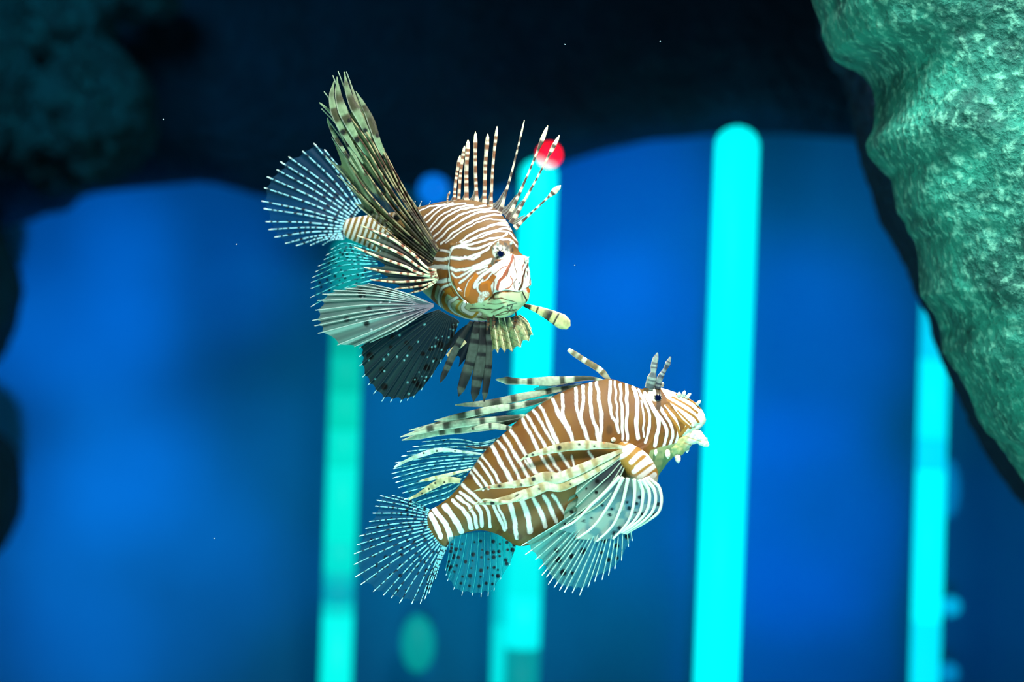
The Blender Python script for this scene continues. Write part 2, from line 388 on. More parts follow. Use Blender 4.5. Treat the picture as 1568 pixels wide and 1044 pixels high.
for c_, pl, wd in W:
    d = dist(Xw, Yw, C(c_, pl)); col = lerp(col, np.array(srgb(92, 66, 62)), (1-sstep(wd*.5+.9, wd*.5+2.2, d))*.55)
for c_, pl, wd in W:
    d = dist(Xw, Yw, C(c_, pl)); col = lerp(col, WHITE, 1-sstep(wd*.5-.35, wd*.5+.75, d))
snout = C('z', [(420, 500), (470, 450), (520, 400), (600, 340), (640, 355), (800, 380), (790, 500), (760, 600), (740, 670), (700, 668), (640, 690), (560, 668), (470, 690), (440, 700), (420, 620), (470, 540)])
m_ = inside(X, Y, snout); col[m_] = WHITE
K_ = [('z', [(615, 360), (590, 430), (545, 520), (490, 590), (488, 645)], 4.2, RUST), ('z', [(625, 370), (630, 450), (650, 520)], 1.1, DBRN), ('z', [(680, 390), (672, 450), (690, 490)], 1.6, RUST), ('z', [(725, 430), (708, 520), (690, 590), (668, 645)], 2.6, DBRN),
      ('z', [(590, 540), (612, 585), (600, 625), (560, 640)], 1.6, RUST), ('z', [(645, 560), (625, 600), (640, 640)], 1.2, DBRN), ('z', [(450, 520), (500, 480), (560, 450)], 1.2, RUST), ('z', [(745, 410), (735, 470), (745, 530)], 1.4, DBRN),
      ('z', [(430, 700), (450, 640), (445, 580)], 1.3, RUST), ('z', [(760, 450), (770, 540), (750, 600)], 1.5, DBRN), ('z', [(600, 420), (580, 480), (555, 540)], 1.0, DBRN),
      ('z', [(290, 530), (240, 600), (208, 690)], 6.5, ORG), ('z', [(340, 600), (400, 588), (408, 650)], 4, ORG), ('z', [(420, 590), (400, 650), (380, 680)], 2, ORG),
      ('z', [(430, 722), (520, 722), (640, 752)], 1.5, DBRN), ('z', [(390, 772), (480, 772), (560, 762)], 1, DBRN), ('z', [(230, 838), (330, 830), (440, 842), (560, 802), (640, 772)], 1.3, BLK), ('z', [(300, 912), (400, 920), (520, 862), (620, 842)], 1.3, DBRN),
      ('z', [(400, 750), (450, 702), (490, 682), (580, 672), (660, 690), (710, 672)], 2.2, DBRN), ('z', [(700, 680), (725, 740), (725, 800)], 1.8, BLK), ('z', [(420, 870), (500, 830), (570, 830)], .9, DBRN), ('z', [(480, 890), (560, 870), (600, 800)], .9, DBRN),
      ('z', [(570, 790), (560, 830), (590, 850)], .9, BLK), ('z', [(610, 790), (600, 830), (640, 840)], .9, BLK), ('z', [(250, 800), (300, 790), (360, 800)], .9, BLK),
      ('f', [(150, 690), (98, 735), (100, 800), (160, 868), (250, 910), (330, 925)], 5.5, np.array(srgb(196, 122, 36))), ('f', [(225, 775), (185, 815), (215, 862), (290, 888), (330, 860)], 3.6, np.array(srgb(190, 150, 50))),
      ('f', [(130, 670), (75, 720), (72, 790), (110, 860), (190, 915)], 1, DBRN), ('f', [(40, 660), (20, 740), (60, 830)], 5, np.array(srgb(150, 92, 34))),
      ('z', [(90, 560), (120, 660), (170, 740)], 1.4, DBRN), ('z', [(66, 560), (80, 600), (110, 640)], 2.0, OLIVE),
      ('z', [(30, 520), (30, 590), (80, 690), (150, 760)], .9, DBRN)]
for c_, pl, wd, cc in K_:
    d = dist(Xw, Yw, C(c_, pl)); col = lerp(col, cc, 1-sstep(wd*.5-.35, wd*.5+.7, d))
# pale lumpy skin flap at the corner of the mouth
fl = dist(X, Y, C('z', [(330, 740), (350, 700), (380, 690)])); t = 1-sstep(3.5, 5.5, fl)
col = lerp(col, WHITE, t*(.35+.65*(vnoise(X*.9, Y*.9, 4) > .45)))
PA2 = PA.reshape(-1, 3)
# peduncle blocks, banded brown and white
pm = sstep(612, 588, X) if False else 1-sstep(588, 612, X)
ph = (X-530+.35*(Y-350))/8.5 % 1
pc = np.where((ph < .5)[:, None], np.array(srgb(150, 115, 55))[None], WHITE[None])
col = col*(1-pm[:, None])+pc*pm[:, None]
# eye surround
de = np.hypot(X-766.3, Y-390); t = 1-sstep(9, 11, np.hypot((X-768)*.75, (Y-387)*1.0))
col = lerp(col, np.array(srgb(205, 215, 205)), t)
for bx, by, br in ((757, 396, 3.6), (760, 401, 3.2), (777, 381, 3.8), (783, 380, 3.4), (775, 376, 2.6), (786, 385, 3)):
    col = lerp(col, np.array(srgb(66, 64, 56)), (1-sstep(br*.5, br, np.hypot(X-bx, Y-by)))*.9)
spk = (vnoise(X*.7, Y*.7, 12) > .7) & (np.hypot((X-770)*.7, Y-383) < 10)
col[spk] = np.array(srgb(70, 75, 70))
col = lerp(col, np.array(srgb(95, 95, 80)), 1-sstep(1.5, 3, dist(X, Y, C('z', [(430, 430), (440, 390), (480, 360)]))))
body = mesh_obj('body', V(PA2[:, 0], PA2[:, 1], PA2[:, 2]), grid_faces(520, 420, True), SKIN, fa, col)
def eye(parent, P, x, y, r, q=None):
    if q is None: q = near_depth(P, x, y)
    n = 28
    a = np.linspace(0, math.pi, n)[:, None]; b = np.linspace(0, 2*math.pi, 2*n, endpoint=False)[None]
    Q = np.stack([np.sin(a)*np.cos(b), np.sin(a)*np.sin(b), np.cos(a)+0*b], -1).reshape(-1, 3)
    rad = np.hypot(Q[:, 0], Q[:, 2]); th = np.arctan2(Q[:, 2], Q[:, 0])
    cc = np.where((np.sin(th*9) > .2)[:, None], np.array(srgb(205, 200, 180))[None], np.array(srgb(85, 70, 50))[None])
    e = mesh_obj('eye', Q*r*S+V(x, y, q+r*.35), grid_faces(n, 2*n, True), RAY, parent, cc)
    ball(e, 'pupil', (x, y, q+r*.35-r*.80), r*.74, EYE_B, 1, .3, 1)
    return e
eye(fa, PA, 766.3, 388.5, 6.8)
qb = near_depth(PA, 690, 430)
# caudal fin
tips = C(1, [(412, 490), (352, 462), (275, 508), (200, 540), (180, 580), (125, 622), (95, 680), (82, 760), (98, 808), (115, 885), (135, 922), (182, 972), (245, 992), (325, 992), (400, 990)])
base0, base1 = np.array((556, 318)), np.array((527, 366))
ctrl = []
for i, tp in enumerate(tips):
    f = i/(len(tips)-1); b = base0*(1-f)+base1*f+np.array((-6*math.sin(math.pi*f), 0)); tp = np.array(tp[:2])
    mid = (b+tp)/2+np.array((3*math.cos(math.pi*f), -3))
    ctrl.append([(b[0], b[1], 172), (mid[0], mid[1], 165+6*math.sin(f*9)), (tp[0], tp[1], 172+8*math.sin(f*7))])
SKB = np.array(srgb(30, 120, 175)); DKB = np.array(srgb(4, 30, 55))
fin(fa, 'caudal_fin', ctrl, 17, (SKB*.7, .30), rnd_spots(3, 17, 8, 2.3, DKB, .95, .8, .12, .9),
    dashray(np.array(srgb(150, 218, 238)), DKB, 10, .68), rw=(1.7, 1.0), edge=.03, over=.035, seed=3)
# soft dorsal / anal fins behind the body
ctrl = [[(575, 385, 120), (530, 372, 122), (510, 380, 124)], [(575, 395, 118), (530, 388, 118), (496, 399, 122)], [(578, 402, 118), (525, 402, 120), (484, 419, 122)], [(580, 412, 115), (525, 422, 118), (479, 438, 120)], [(585, 425, 112), (530, 440, 115), (482, 466, 118)]]
fin(fa, 'anal_fin', ctrl, 10, (np.array(srgb(10, 120, 145)), .35), rnd_spots(5, 12, 6, 2.0, DKB, .9, .8),
    dashray(np.array(srgb(90, 215, 225)), np.array(srgb(10, 90, 110)), 7, .6), rw=(1.0, .5), edge=.05, over=.05, seed=5)

# raised pectoral fin (fish's right side of the picture left): long mottled plumes
MOT = [np.array(srgb(138, 162, 118)), np.array(srgb(80, 78, 48)), np.array(srgb(36, 34, 26)), np.array(srgb(190, 205, 165))]
def mottle(u, v, p, X, Y):
    n = len(u); a = vnoise(u*22+v*2, v*7, 3); b = vnoise(u*30, v*12, 9)
    c = np.tile(MOT[1], (n, 1))
    c = lerp(c, MOT[2], sstep(.42, .3, a) if False else 1-sstep(.30, .46, a))
    c = lerp(c, MOT[0], sstep(.55, .8, v)*.85)
    c = lerp(c, MOT[2], (1-sstep(.2, .62, v+.18*(vnoise(u*14, v*4, 44)-.5)))*.9)
    c = lerp(c, np.array(srgb(88, 60, 44)), (vnoise(u*12+4, v*6, 21) > .68)*.6*(v < .6))
    c = lerp(c, np.array(srgb(70, 84, 62)), (1-sstep(.1, .3, u))*.6*sstep(.35, .5, v))
    c = lerp(c, MOT[3], sstep(.6, .75, b)*.5*sstep(.4, .6, v))
    al = np.where(v > .6, .93, 1.0)
    gap = (vnoise(u*26+7, v*5, 31) > .74) & (v > .3) & (v < .85)
    al = np.where(gap, .35, al)
    return np.c_[c, al]
qp = qb-6
pl = [[(662, 404, qp+4), (628, 382, qp+8), (596, 356, qp+14), (570, 334, qp+18), (545, 312, qp+22)],
      [(663, 400, qp+2), (620, 366, qp+8), (578, 326, qp+16), (545, 292, qp+20), (518, 268, qp+24)],
      [(664, 396, qp), (610, 352, qp+6), (560, 305, qp+16), (524, 262, qp+20), (500, 236, qp+22)],
      [(666, 392, qp-3), (610, 340, qp), (560, 282, qp+6), (530, 232, qp+10), (512, 205, qp+12)],
      [(667, 390, qp-6), (606, 318, qp-6), (556, 246, qp), (522, 205, qp+4), (501, 180, qp+6)],
      [(668, 388, qp-8), (604, 304, qp-10), (552, 222, qp-8), (516, 180, qp-2), (492, 158, qp)],
      [(669, 386, qp-10), (608, 296, qp-14), (554, 206, qp-14), (520, 160, qp-12), (508, 126, qp-8)],
      [(670, 384, qp-10), (612, 296, qp-14), (562, 208, qp-14), (532, 160, qp-12), (518, 120, qp-8)],
      [(671, 382, qp-8), (620, 302, qp-12), (578, 216, qp-12), (546, 160, qp-10), (529, 112, qp-8)],
      [(672, 382, qp-6), (632, 312, qp-10), (596, 246, qp-10), (576, 204, qp-8), (553, 150, qp-6)],
      [(673, 384, qp-2), (642, 325, qp-4), (612, 278, qp-4), (594, 243, qp-4), (577, 207, qp)]]
spots = [(.33, .33, 6, BLK, 1), (.12, .3, 6.5, BLK, 1), (.5, .36, 5, BLK, 1), (.22, .2, 7, BLK, 1), (.2, .55, 3.2, BLK, 1), (.35, .5, 2.6, BLK, 1), (.55, .6, 2.8, BLK, 1), (.7, .5, 3, BLK, 1), (.15, .4, 3.4, BLK, 1), (.45, .72, 2.6, BLK, 1), (.8, .68, 2.8, BLK, 1), (.3, .78, 2, BLK, 1), (.6, .42, 3, BLK, 1), (.9, .5, 2.4, BLK, 1), (.05, .7, 3.2, BLK, 1), (.08, .48, 3.6, BLK, 1)]
def plume_ray(v, i, rng, c):
    s = rng.random()*9
    b = bands(v, 9, np.array(srgb(176, 166, 122)), np.array(srgb(74, 44, 28)), s, .58, .1, .4)
    t = (1-sstep(.15, .55, v))*(.92 if i % 3 else .5); b = b*(1-t[:, None])+MOT[2][None]*t[:, None]
    t = sstep(.75, .95, v)*.8; return b*(1-t[:, None])+np.array(srgb(150, 185, 165))[None]*t[:, None]
fin(fa, 'pectoral_fin', pl, 12, mottle, spots, plume_ray, rw=(1.5, .8), edge=.16, over=.02, seed=11, wave=5, gaps=16, dens=1.4)
# separate narrow plume tips along the top of that fin
for k, (pts, wd) in enumerate([([(556, 250, qp), (520, 190, qp-14), (508, 150, qp-16), (512, 124, qp-16)], 6.5), ([(570, 250, qp), (534, 190, qp-16), (519, 150, qp-18), (516, 118, qp-18)], 7.5), ([(590, 260, qp), (556, 190, qp-16), (536, 150, qp-18), (527, 110, qp-18)], 6.5),
                               ([(610, 280, qp), (582, 225, qp-14), (566, 180, qp-14), (545, 140, qp-12)], 6), ([(560, 270, qp), (530, 215, qp-5), (512, 178, qp-5), (489, 157, qp-5)], 4.5), ([(548, 262, qp), (520, 220, qp-2), (506, 195, qp-2), (501, 180, qp-2)], 3.4)]):
    blade(fa, 'pectoral_plume', pts, [(0, 1.2), (.3, wd*.6), (.65, wd), (.86, wd*.55), (.94, 1.6), (1, .7)], np.array(srgb(120, 146, 112)), np.array(srgb(58, 60, 38)), 1.6, k*.6, .6,
          [(.3, .2, 5, BLK), (.52, -.5, 4, BLK)] if k % 2 else [(.42, .3, 4.5, BLK)], flat=.16)
# lower, banded rays of the same fin
rays = [([(560, 740), (480, 660), (380, 580), (290, 520), (200, 480), (60, 420)], 2.6), ([(600, 790), (500, 735), (420, 675), (310, 612), (220, 572), (120, 530), (30, 500)], 2.8), ([(620, 800), (500, 785), (420, 742), (310, 702), (200, 662), (100, 622), (10, 585)], 2.8),
        ([(630, 810), (500, 800), (400, 790), (300, 780), (200, 765), (85, 742)], 2.7), ([(640, 820), (540, 838), (420, 850), (300, 850), (130, 835)], 2.8), ([(640, 830), (560, 872), (450, 892), (320, 905)], 2.4), ([(640, 840), (560, 900), (500, 922), (425, 940)], 2.3)]
ctrl = []
for k, (r_, wd) in enumerate(rays):
    p = C('a', r_); n = len(p)
    p = [(a[0], a[1], qp-4+10*(j/(n-1))+k*1.5) for j, a in enumerate(p)]
    ctrl.append(p)
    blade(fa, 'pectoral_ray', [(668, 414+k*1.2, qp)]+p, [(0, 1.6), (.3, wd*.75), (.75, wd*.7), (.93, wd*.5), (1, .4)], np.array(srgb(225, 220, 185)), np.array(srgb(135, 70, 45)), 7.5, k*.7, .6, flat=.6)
ctrl = [[(662, 402, qp+6), (630, 380, qp+10), (600, 356, qp+14), (585, 346, qp+18)]]+ctrl
fin(fa, 'pectoral_membrane', ctrl, 8, lambda u, v, p, X, Y: np.c_[lerp(np.tile(np.array(srgb(24, 26, 28)), (len(u), 1)), np.array(srgb(80, 110, 95)), sstep(.55, .95, v)*.6), np.full(len(u), .92)], [(.2, .5, 3, BLK, 1), (.45, .6, 3, BLK, 1)], None, edge=.3, wave=3, seed=8)
# pectoral fin lobe, grey green
gt = C(4, [(560, 400), (480, 362), (372, 340), (300, 352), (240, 370), (172, 382), (130, 412), (106, 455), (90, 522), (95, 560), (108, 592), (200, 668), (300, 682), (400, 655)])
ctrl = []
for i, tp in enumerate(gt):
    f = i/(len(gt)-1); tp = np.array(tp[:2]); b = np.array((664, 466+f*3)); mid = b*.45+tp*.55+np.array((2, -7*math.sin(math.pi*f)+3*f))
    ctrl.append([(b[0], b[1], qb-6), (mid[0], mid[1], qb-16-6*math.sin(f*3)), (tp[0], tp[1], qb-8+5*f)])
def greymem(u, v, p, X, Y):
    n = len(u); c = np.tile(np.array(srgb(104, 136, 130)), (n, 1)); c = lerp(c, np.array(srgb(72, 72, 88)), 1-sstep(.15, .6, v))
    c = lerp(c, np.array(srgb(185, 212, 202)), .8*(1-sstep(.05, .22, np.abs(p-.15)))*sstep(.2, .6, v))
    c = lerp(c, np.array(srgb(60, 85, 88)), .5*(1-sstep(.0, .2, np.abs(p-.6))))
    return np.c_[c, np.full(n, .93)]
sp = [(.25, .55, 6, BLK, 1), (.42, .68, 6.5, BLK, .97), (.32, .8, 5, BLK, 1), (.8, .62, 5, BLK, 1), (.62, .55, 4.5, np.array(srgb(45, 55, 60)), .97), (.72, .75, 5, np.array(srgb(50, 62, 65)), .97), (.2, .75, 3.5, np.array(srgb(45, 55, 60)), .97)]
wsp = rnd_spots(14, 14, 6, 1.5, np.array(srgb(215, 240, 245)), 1, .33, .15, .7)
fin(fa, 'pectoral_fin', ctrl, 15, greymem, sp+wsp, lambda v, i, rng, c: lerp(np.tile(np.array(srgb(175, 200, 195)), (len(v), 1)), np.array(srgb(110, 110, 125)), 1-sstep(.1, .5, v)), rw=(.9, .7), edge=.03, over=.035, seed=14, wave=3)
# dark lobe below
dt = C(4, [(330, 690), (336, 740), (340, 800), (365, 870), (400, 912), (450, 965), (500, 978), (560, 982), (600, 972), (640, 950), (700, 880), (760, 790), (805, 720), (855, 570)])
ctrl = []
for i, tp in enumerate(dt):
    f = i/(len(dt)-1); tp = np.array(tp[:2]); b = np.array((672+22*f, 474+f*12)); mid = b*.45+tp*.55+np.array((-3+10*f, -8+8*f))
    ctrl.append([(b[0], b[1], qb+4), (mid[0], mid[1], qb+2), (tp[0], tp[1], qb+6)])
DK = np.array(srgb(16, 38, 42))
def darkmem(u, v, p, X, Y):
    n = len(u); c = np.tile(DK, (n, 1)); c = lerp(c, np.array(srgb(38, 72, 66)), .8*(1-sstep(.1, .35, np.abs(p-.5)))*sstep(.3, .7, v)); return np.c_[c, np.full(n, .95)]
fin(fa, 'pectoral_fin', ctrl, 16, darkmem, rnd_spots(21, 14, 3, 5, BLK, 1, .55, .3, .95, False)+rnd_spots(22, 15, 6, 1.6, np.array(srgb(120, 205, 210)), 1, .42, .2, .95),
    lambda v, i, rng, c: lerp(np.tile(np.array(srgb(20, 44, 46)), (len(v), 1)), np.array(srgb(170, 235, 240)), sstep(.985, 1, v)), rw=(.55, .55), edge=.025, over=.03, seed=21, wave=3)
# pelvic fin with separate dark banded fingers
pq = -62
fing = [([(722, 492), (700, 530), (674, 586)], 5.5), ([(730, 492), (722, 545), (702, 607)], 8), ([(738, 492), (735, 550), (725, 615)], 8.5), ([(746, 492), (748, 550), (741, 615)], 6)]
for k, (p, wd) in enumerate(fing):
    blade(fa, 'pelvic_ray', [(a[0], a[1], pq+k*2+j*3) for j, a in enumerate(p)], [(0, wd*.5), (.3, wd*.95), (.7, wd), (.9, wd*.75), (1, .6)], np.array(srgb(52, 66, 60)), np.array(srgb(10, 16, 20)), 4.2, k*1.3, .55, [(.12, 0, 6, BLK), (.0, 0, 7, BLK)], flat=.25, dark=1)
ctrl = [[(a[0], a[1], pq+3+k*2+j*3) for j, a in enumerate(p)] for k, (p, wd) in enumerate(fing)]
fin(fa, 'pelvic_fin', [[(x, y-(0 if j == 0 else (22 if j == 1 else 45)), q) for j, (x, y, q) in enumerate(r)] for r in ctrl], 7, (np.array(srgb(20, 30, 34)), .97), [(.2, .9, 3, np.array(srgb(120, 120, 80)), 1), (.55, .5, 1.2, WHITE, 1), (.85, .4, 1.2, WHITE, 1), (.9, .65, 1.2, WHITE, 1)], None, edge=.2, wave=2, seed=9)
blade(fa, 'pelvic_ray', C(5, [(380, 430, pq+8), (300, 490, pq+8), (232, 545, pq+8)]), [(0, 3), (.6, 5), (1, 2)], np.array(srgb(190, 185, 140)), np.array(srgb(150, 150, 110)), 2, 0, .6)
# far side pelvic fin: cream ruffle with a net pattern
ctrl = [C(5, r) for r in ([(560, 250, -50), (575, 380, -52), (585, 545, -52)], [(620, 240, -54), (640, 380, -58), (660, 520, -56)], [(680, 240, -52), (710, 380, -48), (740, 520, -48)], [(740, 235, -54), (790, 350, -58), (835, 470, -56)], [(790, 225, -50), (860, 290, -48), (915, 400, -48)], [(815, 220, -46), (870, 265, -44), (905, 335, -44)])]
def netmem(u, v, p, X, Y):
    n = len(u); c = np.tile(np.array(srgb(205, 208, 150)), (n, 1))
    a = np.abs(np.sin((X*.42+Y*.12)+1.5*vnoise(X*.12, Y*.12, 3))); b = np.abs(np.sin((Y*.36-X*.16)+2*vnoise(X*.1, Y*.1, 5)))
    c = lerp(c, np.array(srgb(95, 100, 70)), (1-sstep(.08, .3, np.minimum(a, b)))*.9)
    c = lerp(c, np.array(srgb(200, 130, 90)), (vnoise(X*.3, Y*.3, 8) > .78)*.5)
    c = lerp(c, np.array(srgb(40, 48, 36)), 1-sstep(.05, .35, v+.12*np.sin(u*25)))
    return np.c_[c, np.full(n, .97)]
fin(fa, 'pelvic_fin', ctrl, 8, netmem, None, lambda v, i, rng, c: bands(v, 4, np.array(srgb(225, 220, 180)), np.array(srgb(120, 110, 70)), i, .7), rw=(1.0, .8), edge=.12, over=.0, seed=31, wave=5)
for c_ in ((556, 305), (603, 292), (770, 300), (780, 270)):
    p = C(5, [c_])[0]; blade(fa, 'skin_flap', [(p[0], p[1]-14, -72), (p[0]+1, p[1]-4, -70), (p[0]-1, p[1]+7, -66)], [(0, 1), (.5, 2.4), (.8, 1.6), (1, .5)], BLK, DBRN, 3, 0, .6, dark=1)
# banded paddle: far pectoral ray tip
blade(fa, 'pectoral_paddle', C(5, [(820, 130, -40), (880, 152, -48), (960, 180, -54), (1080, 235, -58), (1160, 280, -60), (1205, 320, -60)]), [(0, 2.2), (.3, 5), (.6, 9), (.82, 11.5), (.93, 9.5), (1, 4)], np.array(srgb(185, 192, 135)), np.array(srgb(26, 30, 24)), 5, .3, .62, None, flat=.35)
# dorsal spines
ds = [((355, 590), (372, 515), 1.6), ((395, 592), (437, 282), 2.6), ((425, 590), (465, 222), 2.6), ((478, 588), (488, 182), 3.6), ((545, 588), (535, 132), 3.0), ((592, 596), (614, 145), 3.2), ((632, 606), (673, 98), 2.4),
      ((690, 628), (848, 58), 2.4), ((740, 665), (998, 93), 2.8), ((765, 690), (1073, 153), 2.8), ((785, 720), (1081, 475), 2.6)]
leaf = {7: 1.5, 8: 3.6, 9: 3.6, 10: 5.0}
for k, (b, tp, wd) in enumerate(ds):
    b = C(2, [b])[0]; tp = C(2, [tp])[0]
    q0 = 5+(k-4)*-8 if k > 4 else 12-k*1.5
    L_ = math.hypot(tp[0]-b[0], tp[1]-b[1]); nx = .04*(tp[1]-b[1])/L_*L_
    mid = ((b[0]*.5+tp[0]*.5)+(2 if k > 6 else -1.5), (b[1]+tp[1])*.5+(2 if k > 6 else 0))
    wd *= 1.2; lw = leaf.get(k, wd*.9)
    prof = [(0, wd*1.5), (.15, wd*.8), (.5, wd*.72 if k < 7 else 1.5), (.72, lw*.8 if k < 8 else 1.7), (.86, lw), (.95, lw*.7), (1, .4)]
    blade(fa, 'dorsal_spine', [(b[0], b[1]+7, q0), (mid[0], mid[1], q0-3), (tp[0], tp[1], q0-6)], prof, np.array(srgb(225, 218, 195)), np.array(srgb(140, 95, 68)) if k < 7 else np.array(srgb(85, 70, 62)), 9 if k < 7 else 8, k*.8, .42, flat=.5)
    if k:  # sail of membrane at the foot of the spine
        pb = C(2, [ds[k-1][0]])[0]; q1 = 5+(k-5)*-8 if k-1 > 4 else 12-(k-1)*1.5
        h = .30 if k < 7 else .24
        ctrl = [[(b[0], b[1]+5, q0), (b[0]+(tp[0]-b[0])*h, b[1]+(tp[1]-b[1])*h, q0-2)], [((b[0]+pb[0])/2, (b[1]+pb[1])/2+4, (q0+q1)/2), ((b[0]+pb[0])/2+(tp[0]-b[0])*h*.3, (b[1]+pb[1])/2+(tp[1]-b[1])*h*.3, (q0+q1)/2)], [(pb[0], pb[1]+5, q1), (pb[0]+(tp[0]-b[0])*h*.25, pb[1]+(tp[1]-b[1])*h*.15, q1)]]
        fin(fa, 'dorsal_membrane', ctrl, 3, lambda u, v, p, X, Y: np.c_[bands(v+u, 5, np.array(srgb(190, 200, 185)), np.array(srgb(120, 90, 65)), 0, .5), np.full(len(u), .8)], None, None, K=4, edge=0, wave=.5)
for x_ in (138, 178, 235):
    p = C(2, [(x_, 625)])[0]; blade(fa, 'skin_flap', [(p[0]-4, p[1]+6, 60), (p[0], p[1]-4, 58), (p[0]+3, p[1]-12, 56)], [(0, 1.2), (1, .5)], PALE, SKB, 3, 0, .7)
# small flaps round eye and snout
for (x, y, dx, dy) in ((795, 396, 8, -4), (806, 398, 5, -6), (807, 413, 5, 2), (803, 445, 5, 3), (762, 374, 2, -7), (783, 372, 4, -6), (703, 443, 6, 4), (712, 462, 6, 3)):
    q = near_depth(PA, min(x, 795), y, 6); blade(fa, 'skin_flap', [(x-dx*.3, y-dy*.3, q+2), (x+dx*.4, y+dy*.4, q-1), (x+dx*.8, y+dy*.8, q-2)], [(0, 2.2), (.5, 1.8), (1, .5)], WHITE, np.array(srgb(120, 90, 70)), 2, x, .6, flat=.6)

# ------------------------------------------------------------------ LIONFISH B (lower, side on)
fb = empty('lionfish', tuple(V(850, 710, 0)))
tag(fb, 'lower striped lionfish seen side on, head to the right with spines swept back', 'fish', 'lionfish')
QB = 10
stB = [(654, 806, 660, 818, QB+14, 1), (656, 784, 680, 836, QB+14, 7), (672, 773, 694, 826, QB+12, 10), (692, 757, 712, 816, QB+9, 15), (714, 730, 738, 812, QB+6, 22), (736, 698, 764, 819, QB+3, 30), (760, 674, 796, 836, QB, 38),
       (800, 638, 838, 824, QB, 45), (843, 609, 882, 802, QB, 49), (886, 590, 922, 784, QB, 50), (930, 580, 955, 764, QB, 48), (960, 587, 985, 748, QB, 44), (985, 595, 1006, 730, QB-2, 40),
       (1008, 593, 1024, 706, QB-4, 33), (1030, 600, 1040, 690, QB-6, 26), (1050, 607, 1052, 676, QB-8, 21), (1068, 619, 1063, 662, QB-9, 15), (1078, 633, 1073, 655, QB-10, 8), (1081, 643, 1080, 647, QB-10, 1)]
PB = loft(stB, 640, 360); NB = outward(PB)
Xb, Yb = PB[..., 0].copy(), PB[..., 1].copy()
gb = C(6, [(690, 470), (740, 540), (760, 640), (720, 740), (640, 790)]); dgb = dist(Xb, Yb, gb)
hp = inside(Xb, Yb, gb+C(6, [(700, 1100), (1500, 1000), (1500, 200), (690, 200)]))
PB += NB*(np.where(hp, 1, -.5)*sstep(0, 5, dgb)*2.2*np.exp(-np.maximum(dgb-8, 0)/25))[..., None]
PB -= NB*(3*np.exp(-(np.hypot(Xb-1007.5, Yb-609)/7)**2))[..., None]
jawc = dist(Xb, Yb, C(6, [(1090, 620), (1020, 680), (960, 720)])); PB -= NB*(2.5*np.exp(-(jawc/2.5)**2))[..., None]
PB += NB*(1.2*(vnoise(Xb*.18, Yb*.18, 7)-.5)*sstep(985, 1010, Xb))[..., None]
PJ = loft([(1030, 662, 1024, 698, QB-4, 22), (1044, 657, 1040, 699, QB-6, 20), (1056, 656, 1052, 689, QB-7, 15), (1067, 657, 1062, 680, QB-8, 11), (1076, 662, 1071, 680, QB-9, 8), (1083, 672, 1077, 683, QB-9, 4.5), (1086, 681, 1083, 684, QB-9, .6)], 120, 120)
PJ += outward(PJ)*(2.6*(vnoise(PJ[..., 0]*.28, PJ[..., 1]*.28, 7)-.5))[..., None]
